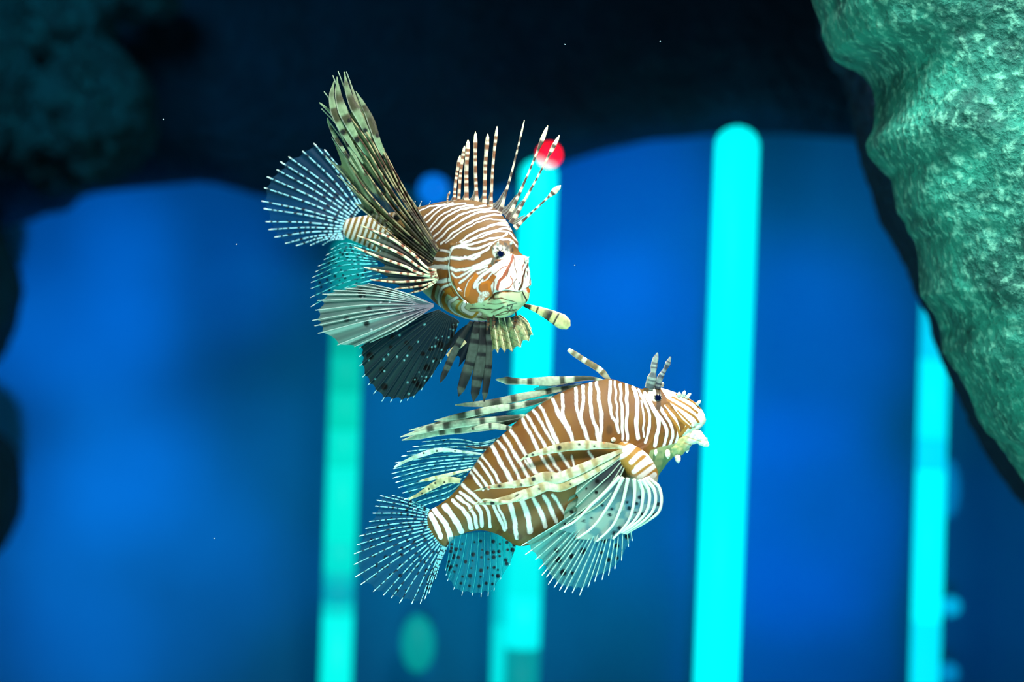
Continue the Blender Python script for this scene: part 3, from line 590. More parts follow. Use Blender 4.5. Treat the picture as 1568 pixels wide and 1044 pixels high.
# pectoral girdle lobe
PG = loft([(940, 688, 948, 705, QB-40, 4), (952, 676, 958, 722, QB-44, 14), (972, 682, 962, 735, QB-42, 20), (990, 694, 970, 745, QB-36, 22), (1002, 712, 980, 752, QB-28, 18), (1006, 728, 990, 752, QB-20, 10), (1006, 738, 1000, 746, QB-16, 1)], 110, 110)
def color_b(X, Y, part):
    Yw = Y+1.5*(vnoise(X*.15, Y*.15, 1)-.5)*2; Xw = X+2.4*(vnoise(X*.07, Y*.09, 6)-.5)
    c = np.tile(np.array(srgb(136, 94, 34)), (len(X), 1)); c = lerp(c, np.array(srgb(112, 68, 36)), vnoise(X*.06, Y*.05, 3)*.8)
    c = lerp(c, np.array(srgb(118, 90, 34)), (1-sstep(700, 770, X))*.8)
    c = lerp(c, np.array(srgb(100, 76, 34)), sstep(770, 800, Y)*.7)
    if part == 'jaw':
        c = np.tile(np.array(srgb(236, 240, 222)), (len(X), 1)); c = lerp(c, np.array(srgb(190, 190, 130)), 1-sstep(1045, 1062, X))
        for pl, wd in (([(1050, 668), (1062, 672), (1074, 676)], 1.2), ([(1048, 678), (1060, 682)], 1.2)): c = lerp(c, np.array(srgb(185, 140, 70)), (1-sstep(wd*.4, wd, dist(X, Y, pl)))*.7)
        return c
    if part == 'girdle':
        c = np.tile(np.array(srgb(178, 128, 50)), (len(X), 1))
        for pl in ([(560, 735), (600, 715), (640, 740), (560, 830), (480, 870)], [(600, 890), (680, 820), (730, 850), (640, 930)], [(620, 960), (700, 900), (770, 870)], [(660, 1000), (740, 940), (790, 900)], [(700, 1040), (770, 980)], [(540, 800), (600, 770)]):
            c = lerp(c, WHITE, 1-sstep(3.0, 4.4, dist(X, Y, C(6, pl))))
        c = lerp(c, np.array(srgb(238, 242, 225)), sstep(724, 740, Y)); return c
    tl = [((6, [(450, 300), (445, 420), (455, 540), (490, 600), (510, 670)]), 3.2), ((6, [(482, 300), (490, 420), (500, 560), (500, 640)]), 2), ((6, [(520, 320), (530, 450), (535, 600), (540, 720)]), 3), ((6, [(565, 320), (570, 450), (565, 600), (575, 720)]), 3.4),
          ((6, [(615, 340), (640, 450), (638, 600), (650, 720)]), 4.6), ((6, [(650, 360), (700, 460), (738, 560), (722, 680), (700, 745)]), 3), ((6, [(668, 440), (690, 560), (690, 700)]), 1.8), ((6, [(700, 400), (765, 510), (805, 600), (775, 760)]), 4.5),
          ((6, [(745, 480), (835, 600), (862, 680), (835, 780)]), 3.4), ((6, [(815, 500), (880, 600), (905, 700), (870, 800)]), 3.2), ((6, [(850, 480), (925, 580), (945, 680), (920, 790)]), 3.2),
          ((6, [(350, 310), (365, 430), (385, 560), (375, 740)]), 3.6), ((6, [(305, 320), (303, 430), (320, 560), (345, 640), (372, 745)]), 4), ((6, [(250, 335), (250, 480), (235, 570), (270, 680), (290, 745)]), 3.8),
          ((6, [(195, 345), (200, 460), (228, 570)]), 3.4), ((6, [(98, 395), (100, 480), (110, 570), (160, 680), (182, 745)]), 3.8), ((6, [(25, 430), (60, 520), (112, 600)]), 3.4), ((6, [(-10, 590), (60, 745)]), 3),
          (('t', [(190,830),(215,880),(250,960)]), 6.36), (('t', [(212,795),(270,870),(303,930),(318,985)]), 6.36), (('t', [(278,772),(335,850),(382,930)]), 7.27), (('t', [(325,740),(390,800),(430,860),(440,910)]), 5.0), (('t', [(352,712),(422,770),(462,840),(472,905)]), 4.09), (('t', [(372,685),(440,740),(492,800),(505,895)]), 4.09), (('t', [(385,640),(440,690),(490,740),(540,800),(556,900)]), 3.64), (('t', [(430,556),(470,620),(512,668)]), 3.09), (('t', [(448,535),(500,600),(545,665)]), 3.09), (('t', [(475,485),(540,570),(590,660)]), 3.09), (('t', [(508,462),(570,550),(625,650)]), 2.91), (('t', [(562,402),(620,500),(705,650)]), 4.73), (('t', [(600,372),(670,470),(748,635)]), 3.09), (('t', [(640,338),(700,440),(760,540),(805,625)]), 3.64), (('t', [(680,300),(740,400),(800,500),(868,612)]), 3.64), (('t', [(752,235),(800,330),(850,420),(880,490),(955,590)]), 3.27), (('t', [(778,208),(830,300),(890,400),(935,485),(995,578)]), 3.09), (('t', [(815,178),(870,260),(950,395),(995,465),(1050,545)]), 3.09), (('t', [(860,158),(920,260),(978,392)]), 3.09), (('t', [(938,118),(980,200),(1030,300),(1073,390)]), 2.91), (('t', [(1060,465),(1075,540)]), 2.18), (('t', [(1165,440),(1190,500)]), 2.73), (('t', [(770,490),(820,560),(870,615)]), 2.0), (('t', [(570,755),(612,850),(645,925)]), 3.64), (('t', [(605,770),(640,860),(655,910)]), 2.73), (('t', [(680,765),(702,850),(718,970)]), 5.45), (('t', [(755,745),(790,840),(802,930)]), 6.36), (('t', [(820,730),(870,820),(893,900)]), 4.91), (('t', [(888,712),(930,800),(962,870)]), 4.55), (('t', [(940,705),(990,780),(1024,845)]), 3.27)]
    for (cr, pl), wd in tl:
        d = dist(Xw, Yw, C(cr, pl)); c = lerp(c, np.array(srgb(86, 54, 40)), (1-sstep(wd*.6+.8, wd*.6+2.4, d))*.5)
    for (cr, pl), wd in tl:
        d = dist(Xw, Yw, C(cr, pl)); c = lerp(c, WHITE, 1-sstep(wd*.6-.5, wd*.6+.8, d))
    # face: cream with fine ochre lines
    face = inside(X, Y, C(6, [(860, 430), (800, 330), (850, 300), (1300, 300), (1300, 760), (1100, 800), (950, 800), (960, 700), (1000, 610), (940, 540)]))
    c[face] = np.array(srgb(240, 238, 222))
    for pl, wd in (([(865, 440), (1000, 520), (1060, 560), (1090, 600)], 1.6), ([(900, 420), (1000, 470), (1080, 530)], 1.4), ([(930, 400), (1030, 440), (1100, 500)], 1.3), ([(860, 480), (960, 580), (1030, 640)], 2.0), ([(940, 520), (1040, 620), (1060, 640)], 1.2), ([(850, 520), (930, 620), (960, 720)], 2), ([(1000, 640), (960, 700), (950, 780)], 2.5)):
        c = lerp(c, np.array(srgb(170, 118, 48)), (1-sstep(wd*.8, wd*.8+1, dist(X, Y, C(6, pl)))))
    thr = inside(X, Y, C(6, [(740, 800), (800, 780), (960, 740), (1100, 760), (1100, 1200), (600, 1200), (700, 900)]))
    c[thr] = np.array(srgb(150, 168, 118))
    c = lerp(c, np.array(srgb(225, 232, 215)), 1-sstep(8, 11, np.hypot(X-1002, (Y-604)*.9)))
    c = lerp(c, np.array(srgb(80, 55, 30)), (1-sstep(3, 7, np.hypot(X-933, (Y-658)*.7)))*.7)
    c = lerp(c, np.array(srgb(70, 52, 28)), 1-sstep(2.5, 4.5, dist(X, Y, C(6, [(785, 340), (800, 400), (800, 500)])))*1.0)
    c = lerp(c, DBRN, .8*(1-sstep(3, 6, np.minimum.reduce([np.hypot(X-x, Y-y) for x, y in ((765, 815), (782, 813), (796, 822), (688, 833), (757, 669), (764, 668), (784, 650), (791, 648), (778, 650), (702, 732), (712, 731), (720, 730), (745, 690))]))))
    return c
Vv = []; Fv = []; Cv = []; off = 0
for P, part in ((PB, 'body'), (PJ, 'jaw'), (PG, 'girdle')):
    nu, nv = P.shape[:2]; q = P.reshape(-1, 3)
    Vv.append(V(q[:, 0], q[:, 1], q[:, 2])); Fv.append(grid_faces(nu, nv, True, off)); off += len(q)
    Cv.append(color_b(*((Xb.ravel(), Yb.ravel()) if part == 'body' else (q[:, 0], q[:, 1])), part))
mesh_obj('body', np.concatenate(Vv), np.concatenate(Fv), SKIN, fb, np.concatenate(Cv))
eye(fb, PB, 1007.5, 609, 6.5)
qn = near_depth(PB, 900, 700)          # near flank depth
# head tentacles, nose tuft, barbels
blade(fb, 'head_tentacle', [(994, 594, QB-20), (1000, 572, QB-26), (1002, 556, QB-26), (1007, 540, QB-26)], [(0, 7), (.3, 7.5), (.45, 4), (.6, 5.2), (.85, 4.4), (1, 1)], np.array(srgb(140, 155, 150)), np.array(srgb(85, 95, 100)), 6, 1, .5, flat=.5)
blade(fb, 'head_tentacle', [(1006, 594, QB-16), (1011, 578, QB-20), (1020, 562, QB-20), (1027, 546, QB-20)], [(0, 5.5), (.35, 4.5), (.6, 2.8), (.8, 4.2), (1, 1)], np.array(srgb(125, 140, 140)), np.array(srgb(60, 70, 85)), 6, 2, .5, flat=.5)
for (x, y, dx, dy, wd) in ((1040, 606, 0, -6, 3), (1046, 606, 3, -8, 3), (1052, 608, 6, -6, 2.5), (1068, 618, 5, -5, 2.4), (1022, 692, 1, 10, 4), (1037, 696, 2, 13, 4.4), (1053, 684, -1, 9, 3), (1080, 680, 5, 3, 3), (1004, 690, 0, 8, 2.5), (1060, 650, 2, 3, 2), (1014, 590, 1, -5, 2.5), (940, 672, -4, 4, 3.5)):
    q = near_depth(PB, min(x, 1074), y, 5); blade(fb, 'skin_flap', [(x-dx*.2, y-dy*.2, q+3), (x+dx*.5, y+dy*.5, q-1), (x+dx, y+dy, q-1)], [(0, wd), (.5, wd*1.05), (.8, wd*.8), (1, .7)], np.array(srgb(238, 242, 228)), np.array(srgb(205, 200, 165)), 2, x, .6, flat=.7)
# dorsal spines
BAN1, BAN2 = np.array(srgb(165, 185, 160)), np.array(srgb(52, 62, 50))
dsb = [([(935, 584), (918, 566), (894, 551), (870, 535)], [(0, 2.5), (.2, 5), (.6, 4.6), (.85, 4.4), (1, 3)], 3.2, .6),
       ([(924, 583), (900, 579), (850, 583), (800, 584), (759, 581)], [(0, 2), (.15, 3.5), (.5, 7.5), (.75, 4.5), (.9, 6), (1, .8)], 4.2, .1),
       ([(888, 591), (850, 597), (800, 607), (750, 617), (697, 620)], [(0, 2.2), (.15, 4), (.5, 6), (.75, 5.5), (.92, 3), (1, .6)], 4.6, 1.2),
       ([(846, 608), (800, 620), (750, 627), (710, 636), (665, 644)], [(0, 2), (.15, 4), (.5, 5.5), (.8, 5), (1, .6)], 4.4, .4),
       ([(846, 610), (800, 618), (740, 632), (690, 645), (626, 659)], [(0, 2), (.15, 3.5), (.5, 4.5), (.8, 4), (1, .6)], 5, 2.2),
       ([(804, 636), (760, 642), (710, 648), (660, 656), (613, 669)], [(0, 2), (.15, 4.5), (.5, 6), (.8, 5), (1, .6)], 4.5, 3.1),
       ([(804, 638), (760, 652), (720, 656), (670, 662), (615, 674)], [(0, 2), (.15, 4), (.5, 6.5), (.85, 5), (1, .6)], 4.8, .9),
       ([(784, 656), (750, 652), (715, 658)], [(0, 3), (.3, 5), (.7, 4), (1, .8)], 2.5, 1.7),
       ([(758, 684), (738, 686), (712, 683)], [(0, 2.5), (.4, 2.6), (1, .5)], 2, 0)]
for k, (p, prof, n, sd) in enumerate(dsb):
    c1, c2 = (BAN1, BAN2)
    if k == 0: c1, c2 = np.array(srgb(190, 205, 180)), np.array(srgb(110, 105, 75))
    if k == 8: c1, c2 = np.array(srgb(50, 45, 30)), BLK
    blade(fb, 'dorsal_spine', [(x, y, QB-(6 if k % 2 else -3)-k*.5) for x, y in p], prof, c1, c2, n, sd, .55, flat=.3)
ctrl = [[(x, y+2, QB+4) for x, y in ((888, 592), (840, 601), (800, 608))], [(x, y, QB+4) for x, y in ((865, 602), (820, 610), (770, 615))], [(x, y, QB+4) for x, y in ((844, 611), (800, 620), (750, 628))], [(x, y, QB+4) for x, y in ((822, 625), (780, 634), (720, 642))], [(x, y, QB+4) for x, y in ((800, 640), (750, 648), (690, 652))]]
def duskmem(u, v, p, X, Y):
    c = bands(v*1.0+u*.4, 4, np.array(srgb(60, 165, 165)), np.array(srgb(40, 55, 45)), 0, .5); return np.c_[c, .75-.2*v]
fin(fb, 'dorsal_membrane', ctrl, 8, duskmem, None, None, edge=.15, wave=2)
ctrl = [[(x, y, QB+2) for x, y in ((924, 585), (880, 586), (820, 586))], [(x, y, QB+2) for x, y in ((905, 589), (860, 594), (812, 600))], [(x, y, QB+2) for x, y in ((888, 593), (850, 598), (820, 606))]]
fin(fb, 'dorsal_membrane', ctrl, 4, lambda u, v, p, X, Y: np.c_[bands(v, 3, np.array(srgb(190, 205, 200)), np.array(srgb(60, 66, 55)), .3, .55), np.full(len(u), .75)], None, None, edge=.1, wave=2)
# soft dorsal fin
sd_ = [([(772, 668), (735, 678), (700, 672), (650, 676)],), ([(762, 676), (730, 682), (690, 682), (632, 688)],), ([(752, 690), (720, 692), (670, 694), (618, 700)],), ([(744, 700), (700, 702), (650, 708), (606, 716)],),
       ([(736, 706), (700, 710), (650, 716), (606, 727)],), ([(728, 714), (690, 720), (650, 728), (612, 738)],), ([(718, 720), (690, 732), (655, 742), (617, 752)],), ([(712, 732), (690, 746), (660, 756), (626, 766)],), ([(704, 748), (690, 760), (665, 768), (636, 778)],)]
ctrl = [[(x, y, QB+6+1.5*math.sin(i)) for x, y in r[0]] for i, r in enumerate(sd_)]
fin(fb, 'soft_dorsal_fin', ctrl, 14, (np.array(srgb(20, 140, 165)), .42), rnd_spots(41, 14, 6, 1.9, DKB, .95, .7, .2, .92),
    dashray(np.array(srgb(140, 222, 228)), np.array(srgb(20, 105, 125)), 8, .7), rw=(1.3, .6), edge=.06, over=.04, seed=41)
blade(fb, 'soft_dorsal_ray', C(7, [(620, 750, QB), (520, 775, QB-2), (420, 800, QB-2), (250, 838, QB-2)]), [(0, 1.5), (.4, 2.6), (.8, 2.8), (1, 1)], np.array(srgb(190, 205, 175)), OLIVE, 3, 0, .7)
blade(fb, 'soft_dorsal_ray', C(7, [(545, 835, QB), (440, 830, QB-2), (350, 870, QB-2), (250, 930, QB-3), (170, 970, QB-3)]), [(0, 4), (.3, 6), (.6, 4.5), (.85, 2.4), (1, 1.2)], np.array(srgb(185, 195, 150)), np.array(srgb(140, 150, 110)), 3, 1, .6, [(.3, .4, 2, BLK), (.45, -.4, 2, BLK), (.6, .2, 2, BLK), (.75, .3, 1.6, BLK)], flat=.2)
blade(fb, 'soft_dorsal_ray', C(7, [(700, 640, QB), (560, 625, QB-2), (400, 610, QB-2), (250, 650, QB-3), (130, 700, QB-3), (65, 738, QB-3)]), [(0, 1.4), (.3, 2.4), (.6, 4), (.85, 2.2), (.93, 2.4), (1, 1.4)], np.array(srgb(175, 215, 205)), np.array(srgb(140, 185, 165)), 3, 1, .7, [(.3, 0, 1.8, BLK), (.5, .3, 2, BLK), (.65, -.3, 1.8, BLK)], flat=.2)
# caudal fin
ct = C(8, [(340, 182), (262, 190), (240, 228), (225, 275), (200, 335), (165, 400), (130, 450), (100, 520), (88, 585), (78, 670), (98, 760), (140, 820), (230, 882), (300, 905), (362, 928), (450, 950), (530, 955), (572, 920), (602, 882), (650, 780)])
ctrl = []
for i, tp in enumerate(ct):
    f = i/(len(ct)-1); b = np.array((660, 784))*(1-f)+np.array((682, 834))*f; tp = np.array(tp[:2]); mid = (b+tp)/2+np.array((0, -4+4*f))
    ctrl.append([(b[0]+4, b[1], QB+14), (mid[0], mid[1], QB+12+4*math.sin(f*8)), (tp[0], tp[1], QB+14+5*math.sin(f*6+1))])
fin(fb, 'caudal_fin', ctrl, 22, (np.array(srgb(20, 95, 130)), .5), rnd_spots(51, 22, 8, 2.5, np.array(srgb(3, 18, 36)), 1, .62, .15, .92),
    dashray(np.array(srgb(125, 205, 220)), DKB, 9, .7), rw=(1.35, .7), edge=.03, over=.04, seed=51)
# anal fin
at_ = C(8, [(722, 720), (728, 760), (745, 802), (800, 868), (870, 890), (950, 900), (1010, 892), (1062, 880), (1105, 810), (1180, 700), (1222, 590), (1235, 520)])
ctrl = []
for i, tp in enumerate(at_):
    f = i/(len(at_)-1); b = np.array((688, 826))*(1-f)+np.array((796, 826))*f; b[1] -= 8*math.sin(math.pi*f); tp = np.array(tp[:2]); mid = (b+tp)/2+np.array((2, 0))
    ctrl.append([(b[0], b[1]-4, QB+6), (mid[0], mid[1], QB+4), (tp[0], tp[1], QB+6+3*math.sin(f*9))])
fin(fb, 'anal_fin', ctrl, 13, (np.array(srgb(15, 150, 170)), .55), rnd_spots(61, 13, 6, 2.9, np.array(srgb(6, 30, 50)), 1, .72, .12, .92, False),
    dashray(np.array(srgb(40, 170, 185)), np.array(srgb(20, 145, 165)), 7, .5), rw=(.6, .4), edge=.04, over=.04, seed=61)
# near pectoral fin: three long plumes over the flank
qq = qn-6
PC1, PC2 = np.array(srgb(196, 202, 172)), np.array(srgb(158, 142, 100))
blade(fb, 'pectoral_plume', C(9, [(790, 100, qq), (720, 92, qq-2), (600, 86, qq-5), (450, 92, qq-6), (320, 118, qq-5), (200, 150, qq-3), (130, 192, qq)]), [(0, 2), (.15, 5), (.35, 7.5), (.6, 7), (.8, 4), (.92, 1.8), (1, .5)], PC1, PC2, 5, .2, .6,
      [(.28, .3, 1.8, BLK), (.42, -.2, 2.2, BLK), (.6, 0, 4, BLK), (.85, .2, 2.2, BLK), (.9, -.2, 2, BLK), (.2, -.8, 1.5, ORG), (.5, -.9, 1.5, ORG)], flat=.3)
blade(fb, 'pectoral_plume', C('p', [(640, 150, qq), (560, 190, qq-3), (400, 260, qq-5), (220, 340, qq-6), (60, 400, qq-6)])+C(7, [(1180, 800, qq-5), (1060, 840, qq-4), (900, 865, qq-3), (760, 880, qq-2), (640, 910, qq)]), [(0, 2), (.12, 5), (.3, 8), (.5, 8.5), (.7, 6), (.85, 3.5), (1, .5)], PC1, PC2, 9, .5, .6,
      [(.5, 0, 2, BLK), (.62, -.3, 4, BLK), (.7, .4, 2.5, BLK), (.84, 0, 3, BLK), (.9, .2, 2.6, np.array(srgb(190, 90, 50))), (.93, -.2, 3, BLK)], flat=.3)
blade(fb, 'pectoral_plume', C('p', [(640, 170, qq+3), (560, 230, qq), (400, 330, qq-2), (250, 410, qq-3), (90, 470, qq-4)])+C(7, [(1180, 870, qq-4), (1060, 920, qq-4), (960, 950, qq-4), (820, 985, qq-2), (660, 1005, qq)]), [(0, 2), (.12, 4), (.3, 6), (.5, 8), (.7, 8), (.85, 5.5), (1, .5)], PC1, np.array(srgb(164, 150, 106)), 8, .9, .6,
      [(.4, .2, 2.4, BLK), (.6, 0, 2.5, BLK), (.74, 0, 4.8, BLK), (.82, .6, 3, np.array(srgb(90, 95, 110))), (.9, .3, 4, BLK), (.95, 0, 2, BLK)], flat=.3)
blade(fb, 'pectoral_plume', C(7, [(1000, 930, qq-6), (960, 960, qq-7), (880, 990, qq-6)])+C(8, [(990, 215, qq-5), (900, 290, qq-3), (865, 325, qq-2)]), [(0, 3), (.4, 2.2), (.7, 1), (1, .3)], PC1, PC2, 2, 0, .7)
# dark web between lower plume and the white lobe
ctrl = [[(x, y, q) for x, y, q in C('p', [(620, 190, qq+4), (480, 260, qq+2), (330, 340, qq+2), (200, 420, qq+3)])], C('p', [(620, 220, qq+4), (500, 330, qq), (360, 440, qq), (230, 560, qq+3)]), C('p', [(630, 260, qq+4), (520, 420, qq), (380, 560, qq+1), (220, 700, qq+3)]), C('p', [(640, 300, qq+3), (540, 500, qq-1), (400, 640, qq), (200, 740, qq+4)])]
def webmem(u, v, p, X, Y):
    c = np.tile(np.array(srgb(58, 66, 74)), (len(u), 1)); c = lerp(c, np.array(srgb(140, 178, 165)), sstep(.4, .8, v+.25*(u-.5)+.1*np.sin(u*12))); return np.c_[c, np.full(len(u), .93)]
fin(fb, 'pectoral_membrane', ctrl, 5, webmem, rnd_spots(71, 5, 4, 3.2, BLK, 1, .5, .5, .95, False), lambda v, i, rng, c: np.tile(np.array(srgb(165, 195, 180)), (len(v), 1)), rw=(1.1, .9), edge=.05, over=0, seed=71)
ctrl = [[(x, y, qq+10+2*j) for j, (x, y) in enumerate(r)] for r in ([(944, 724), (905, 738), (876, 748)], [(944, 728), (900, 752), (868, 772)], [(944, 732), (905, 768), (862, 796)], [(944, 738), (912, 780), (868, 812)])]
fin(fb, 'pectoral_membrane', ctrl, 5, lambda u, v, p, X, Y: np.c_[lerp(np.tile(np.array(srgb(60, 74, 74)), (len(u), 1)), np.array(srgb(130, 170, 150)), sstep(.45, .75, v)), np.full(len(u), .95)], [(.3, .8, 2.6, BLK, 1), (.6, .85, 3.4, BLK, 1), (.85, .7, 3, BLK, 1), (.1, .7, 2, BLK, 1)], None, edge=.02, wave=2)
# white rayed lobe curving down from the pectoral base
wr = [C('p', r) for r in ([(830, 390), (880, 410), (930, 480), (950, 590), (925, 680), (840, 750), (740, 810), (645, 865)], [(800, 400), (850, 450), (880, 560), (860, 660), (800, 740), (720, 800), (620, 860)], [(770, 410), (800, 480), (800, 600), (770, 700), (700, 780), (590, 860)],
                              [(710, 400), (710, 480), (700, 600), (670, 720), (620, 810), (520, 915)], [(640, 390), (610, 470), (570, 580), (510, 700), (430, 820), (300, 925)], [(600, 380), (480, 510), (340, 640), (220, 760), (90, 830)])]
ctrl = [[(x, y, qq-8+18*j/(len(r)-1)+(5 if i == 0 else 0)) for j, (x, y) in enumerate([p[:2] for p in r])] for i, r in enumerate(wr)]
def whitemem(u, v, p, X, Y):
    c = np.tile(np.array(srgb(110, 165, 175)), (len(u), 1)); c = lerp(c, np.array(srgb(185, 212, 200)), sstep(.42, .58, vnoise(X*.08, Y*.08, 2))*.8)
    c = lerp(c, np.array(srgb(50, 60, 80)), (1-sstep(.1, .45, v))*.7*sstep(.45, .7, u)); a = .66+.28*sstep(.5, .9, u); return np.c_[c, a]
fin(fb, 'pectoral_fin', ctrl, 8, whitemem, rnd_spots(81, 8, 6, 3.0, np.array(srgb(20, 40, 55)), 1, .5, .25, .9, False), lambda v, i, rng, c: np.tile(np.array(srgb(232, 240, 225)), (len(v), 1)), rw=(3.3, 1.7), edge=.04, over=0, seed=81, wave=2, raypow=.8)
# pelvic fin fan
pt = [(968, 826), (960, 838), (946, 863), (935, 872), (923, 880), (909, 885), (896, 900), (880, 903), (867, 899), (857, 897), (848, 888), (840, 880), (835, 872), (828, 860), (815, 846), (804, 832)]
ctrl = []
for i, tp in enumerate(pt):
    f = i/(len(pt)-1); b = np.array((950-22*f, 760-6*f)); tp = np.array(tp); mid = b*.5+tp*.5+np.array((4-8*f, 4))
    ctrl.append([(b[0], b[1], qq+16), (mid[0], mid[1], qq+12), (tp[0], tp[1], qq+18+4*math.sin(f*8))])
def pelmem(u, v, p, X, Y):
    c = np.tile(np.array(srgb(60, 165, 185)), (len(u), 1)); c = lerp(c, np.array(srgb(110, 175, 165)), sstep(.35, .8, u)*.9); return np.c_[c, .5+.3*sstep(.3, .8, u)]
fin(fb, 'pelvic_fin', ctrl, 20, pelmem, rnd_spots(91, 11, 5, 4.4, np.array(srgb(10, 28, 40)), 1, .5, .25, .9, False),
    lambda v, i, rng, c: lerp(bands(v, 5, np.array(srgb(175, 215, 205)), np.array(srgb(110, 180, 180)), i*.7, .6), np.array(srgb(235, 250, 250)), sstep(.96, 1, v)), rw=(1.0, .8), edge=.025, over=.05, seed=91)

# ------------------------------------------------------------------ rocks
def rock_material(name, c1, c2, c3, scale, bump=.02, spark=0.5):
    m, nt, N, L, b = nodes_of(name)
    tc = N.new('ShaderNodeTexCoord')
    n1 = N.new('ShaderNodeTexNoise'); n1.inputs['Scale'].default_value = scale; n1.inputs['Detail'].default_value = 8; n1.inputs['Roughness'].default_value = .65
    n2 = N.new('ShaderNodeTexNoise'); n2.inputs['Scale'].default_value = scale*8; n2.inputs['Detail'].default_value = 4
    n3 = N.new('ShaderNodeTexVoronoi'); n3.inputs['Scale'].default_value = scale*9
    for n in (n1, n2, n3): L.new(tc.outputs['Object'], n.inputs['Vector'])
    r = N.new('ShaderNodeValToRGB'); r.color_ramp.elements[0].position = .36; r.color_ramp.elements[0].color = (*c1, 1); r.color_ramp.elements[1].position = .62; r.color_ramp.elements[1].color = (*c2, 1)
    L.new(n1.outputs[0], r.inputs[0])
    r2 = N.new('ShaderNodeValToRGB'); r2.color_ramp.elements[0].position = .52; r2.color_ramp.elements[0].color = (0, 0, 0, 1); r2.color_ramp.elements[1].position = .68; r2.color_ramp.elements[1].color = (spark,)*3+(1,)
    L.new(n2.outputs[0], r2.inputs[0])
    mx = N.new('ShaderNodeMix'); mx.data_type = 'RGBA'; L.new(r2.outputs[0], mx.inputs[0]); L.new(r.outputs[0], mx.inputs[6]); mx.inputs[7].default_value = (*c3, 1)
    L.new(mx.outputs[2], b.inputs['Base Color'])
    ad = N.new('ShaderNodeMath'); ad.operation = 'ADD'; L.new(n1.outputs[0], ad.inputs[0]); L.new(n2.outputs[0], ad.inputs[1])
    a2 = N.new('ShaderNodeMath'); a2.operation = 'MULTIPLY_ADD'; a2.inputs[1].default_value = .4; L.new(n3.outputs[0], a2.inputs[0]); L.new(ad.outputs[0], a2.inputs[2])
    bp = N.new('ShaderNodeBump'); bp.inputs['Distance'].default_value = bump; bp.inputs['Strength'].default_value = .9; L.new(a2.outputs[0], bp.inputs['Height']); L.new(bp.outputs[0], b.inputs['Normal'])
    b.inputs['Roughness'].default_value = .8; return m
ROCK = rock_material('algae_rock', srgb(8, 78, 70), srgb(36, 146, 126), srgb(128, 200, 176), 18, .004, .6)
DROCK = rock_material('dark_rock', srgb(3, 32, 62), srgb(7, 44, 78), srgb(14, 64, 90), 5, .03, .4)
BROCK = rock_material('shaded_rock', srgb(2, 12, 16), srgb(4, 22, 24), srgb(8, 34, 36), 5, .03, .4)  # darker copy of the dark rock, shade put into its colour
CORAL = rock_material('coral_rock', srgb(2, 20, 32), srgb(10, 66, 78), srgb(20, 96, 100), 7, .03, .5)
def rock_column(name, edge, y0, ry, wid, mat, label, amp=.02, fs=14, nu=220, nv=200, seed=0, side=1, smallamp=.003):
    """vertical rock face: traced edge on one side, elliptical cross-section of real depth behind it"""
    e = np.array(edge, float); t = np.linspace(e[0, 1], e[-1, 1], nu); ex = np.interp(t, e[:, 1], e[:, 0])
    k = (D0+y0)/D0
    x0 = (ex-784)*S*k; z0 = 1+(522-t)*S*k; W_ = wid
    a = np.linspace(0, 2*math.pi, nv, endpoint=False)
    a = a+.35*np.sin(2*a)*-1
    sx = 1-np.cos(a)
    ker = np.exp(-(np.arange(-60, 61)/28.)**2); ker /= ker.sum(); xs = np.convolve(np.pad(x0, 60, mode='edge'), ker, mode='valid')
    bl_ = (1-np.exp(-(sx/.12)))[None]
    P = np.stack([x0[:, None]*(1-bl_)+xs[:, None]*bl_+side*W_*sx[None], y0-ry*(np.sign(np.sin(a))*np.abs(np.sin(a))**.6)[None]+0*x0[:, None], z0[:, None]+0*a[None]], -1)
    q = P.reshape(-1, 3); c = np.stack([x0+side*W_, y0+0*x0, z0], -1)[:, None]
    d = (P-c); d[..., 2] = 0; d /= np.linalg.norm(d, axis=2, keepdims=True)+1e-6
    n = fbm3(q*fs, seed, 5).reshape(nu, nv); n2 = fbm3(q*fs*7, seed+9, 3).reshape(nu, nv)
    keep = 1-np.exp(-(sx/.06))*.8
    P = P+d*(n*amp*2*keep[None]+n2*smallamp*2)[..., None]
    f = grid_faces(nu, nv, True).tolist()+[list(range(nv))[::-1], [(nu-1)*nv+k for k in range(nv)]]
    o = mesh_obj(name, P.reshape(-1, 3), f, mat)
    tag(o, label, 'rock'); return o
edgeR = [(1225, -90), (1248, -40), (1263, 0), (1272, 21), (1272, 38), (1286, 72), (1310, 83), (1334, 93), (1345, 106), (1355, 121), (1358, 138), (1355, 183), (1342, 212), (1344, 225), (1358, 245), (1375, 262), (1380, 293), (1386, 321), (1396, 335), (1400, 351), (1412, 366), (1415, 380), (1417, 397), (1419, 451), (1432, 466), (1442, 478), (1454, 505), (1456, 539), (1470, 560), (1484, 578), (1504, 620), (1518, 645), (1534, 670), (1560, 682), (1575, 700), (1620, 760), (1660, 830), (1720, 900)]
rock_column('rock', edgeR, .16, .17, .22, ROCK, 'large green algae-covered rock face filling the upper right side', amp=.03, fs=9, nu=420, nv=300, smallamp=.0022)
edgeR2 = [(1180, -120), (1262, -40), (1268, 40), (1284, 88), (1304, 100), (1312, 130), (1320, 180), (1334, 240), (1360, 290), (1374, 340), (1395, 380), (1408, 410), (1422, 450), (1440, 480), (1452, 520), (1464, 560), (1482, 600), (1504, 650), (1532, 700), (1575, 760), (1620, 810), (1700, 900)]
rock_column('rock', edgeR2, .62, .22, .30, DROCK, 'dim dark rock ledge peeping out behind the edge of the green rock', amp=.02, seed=4)
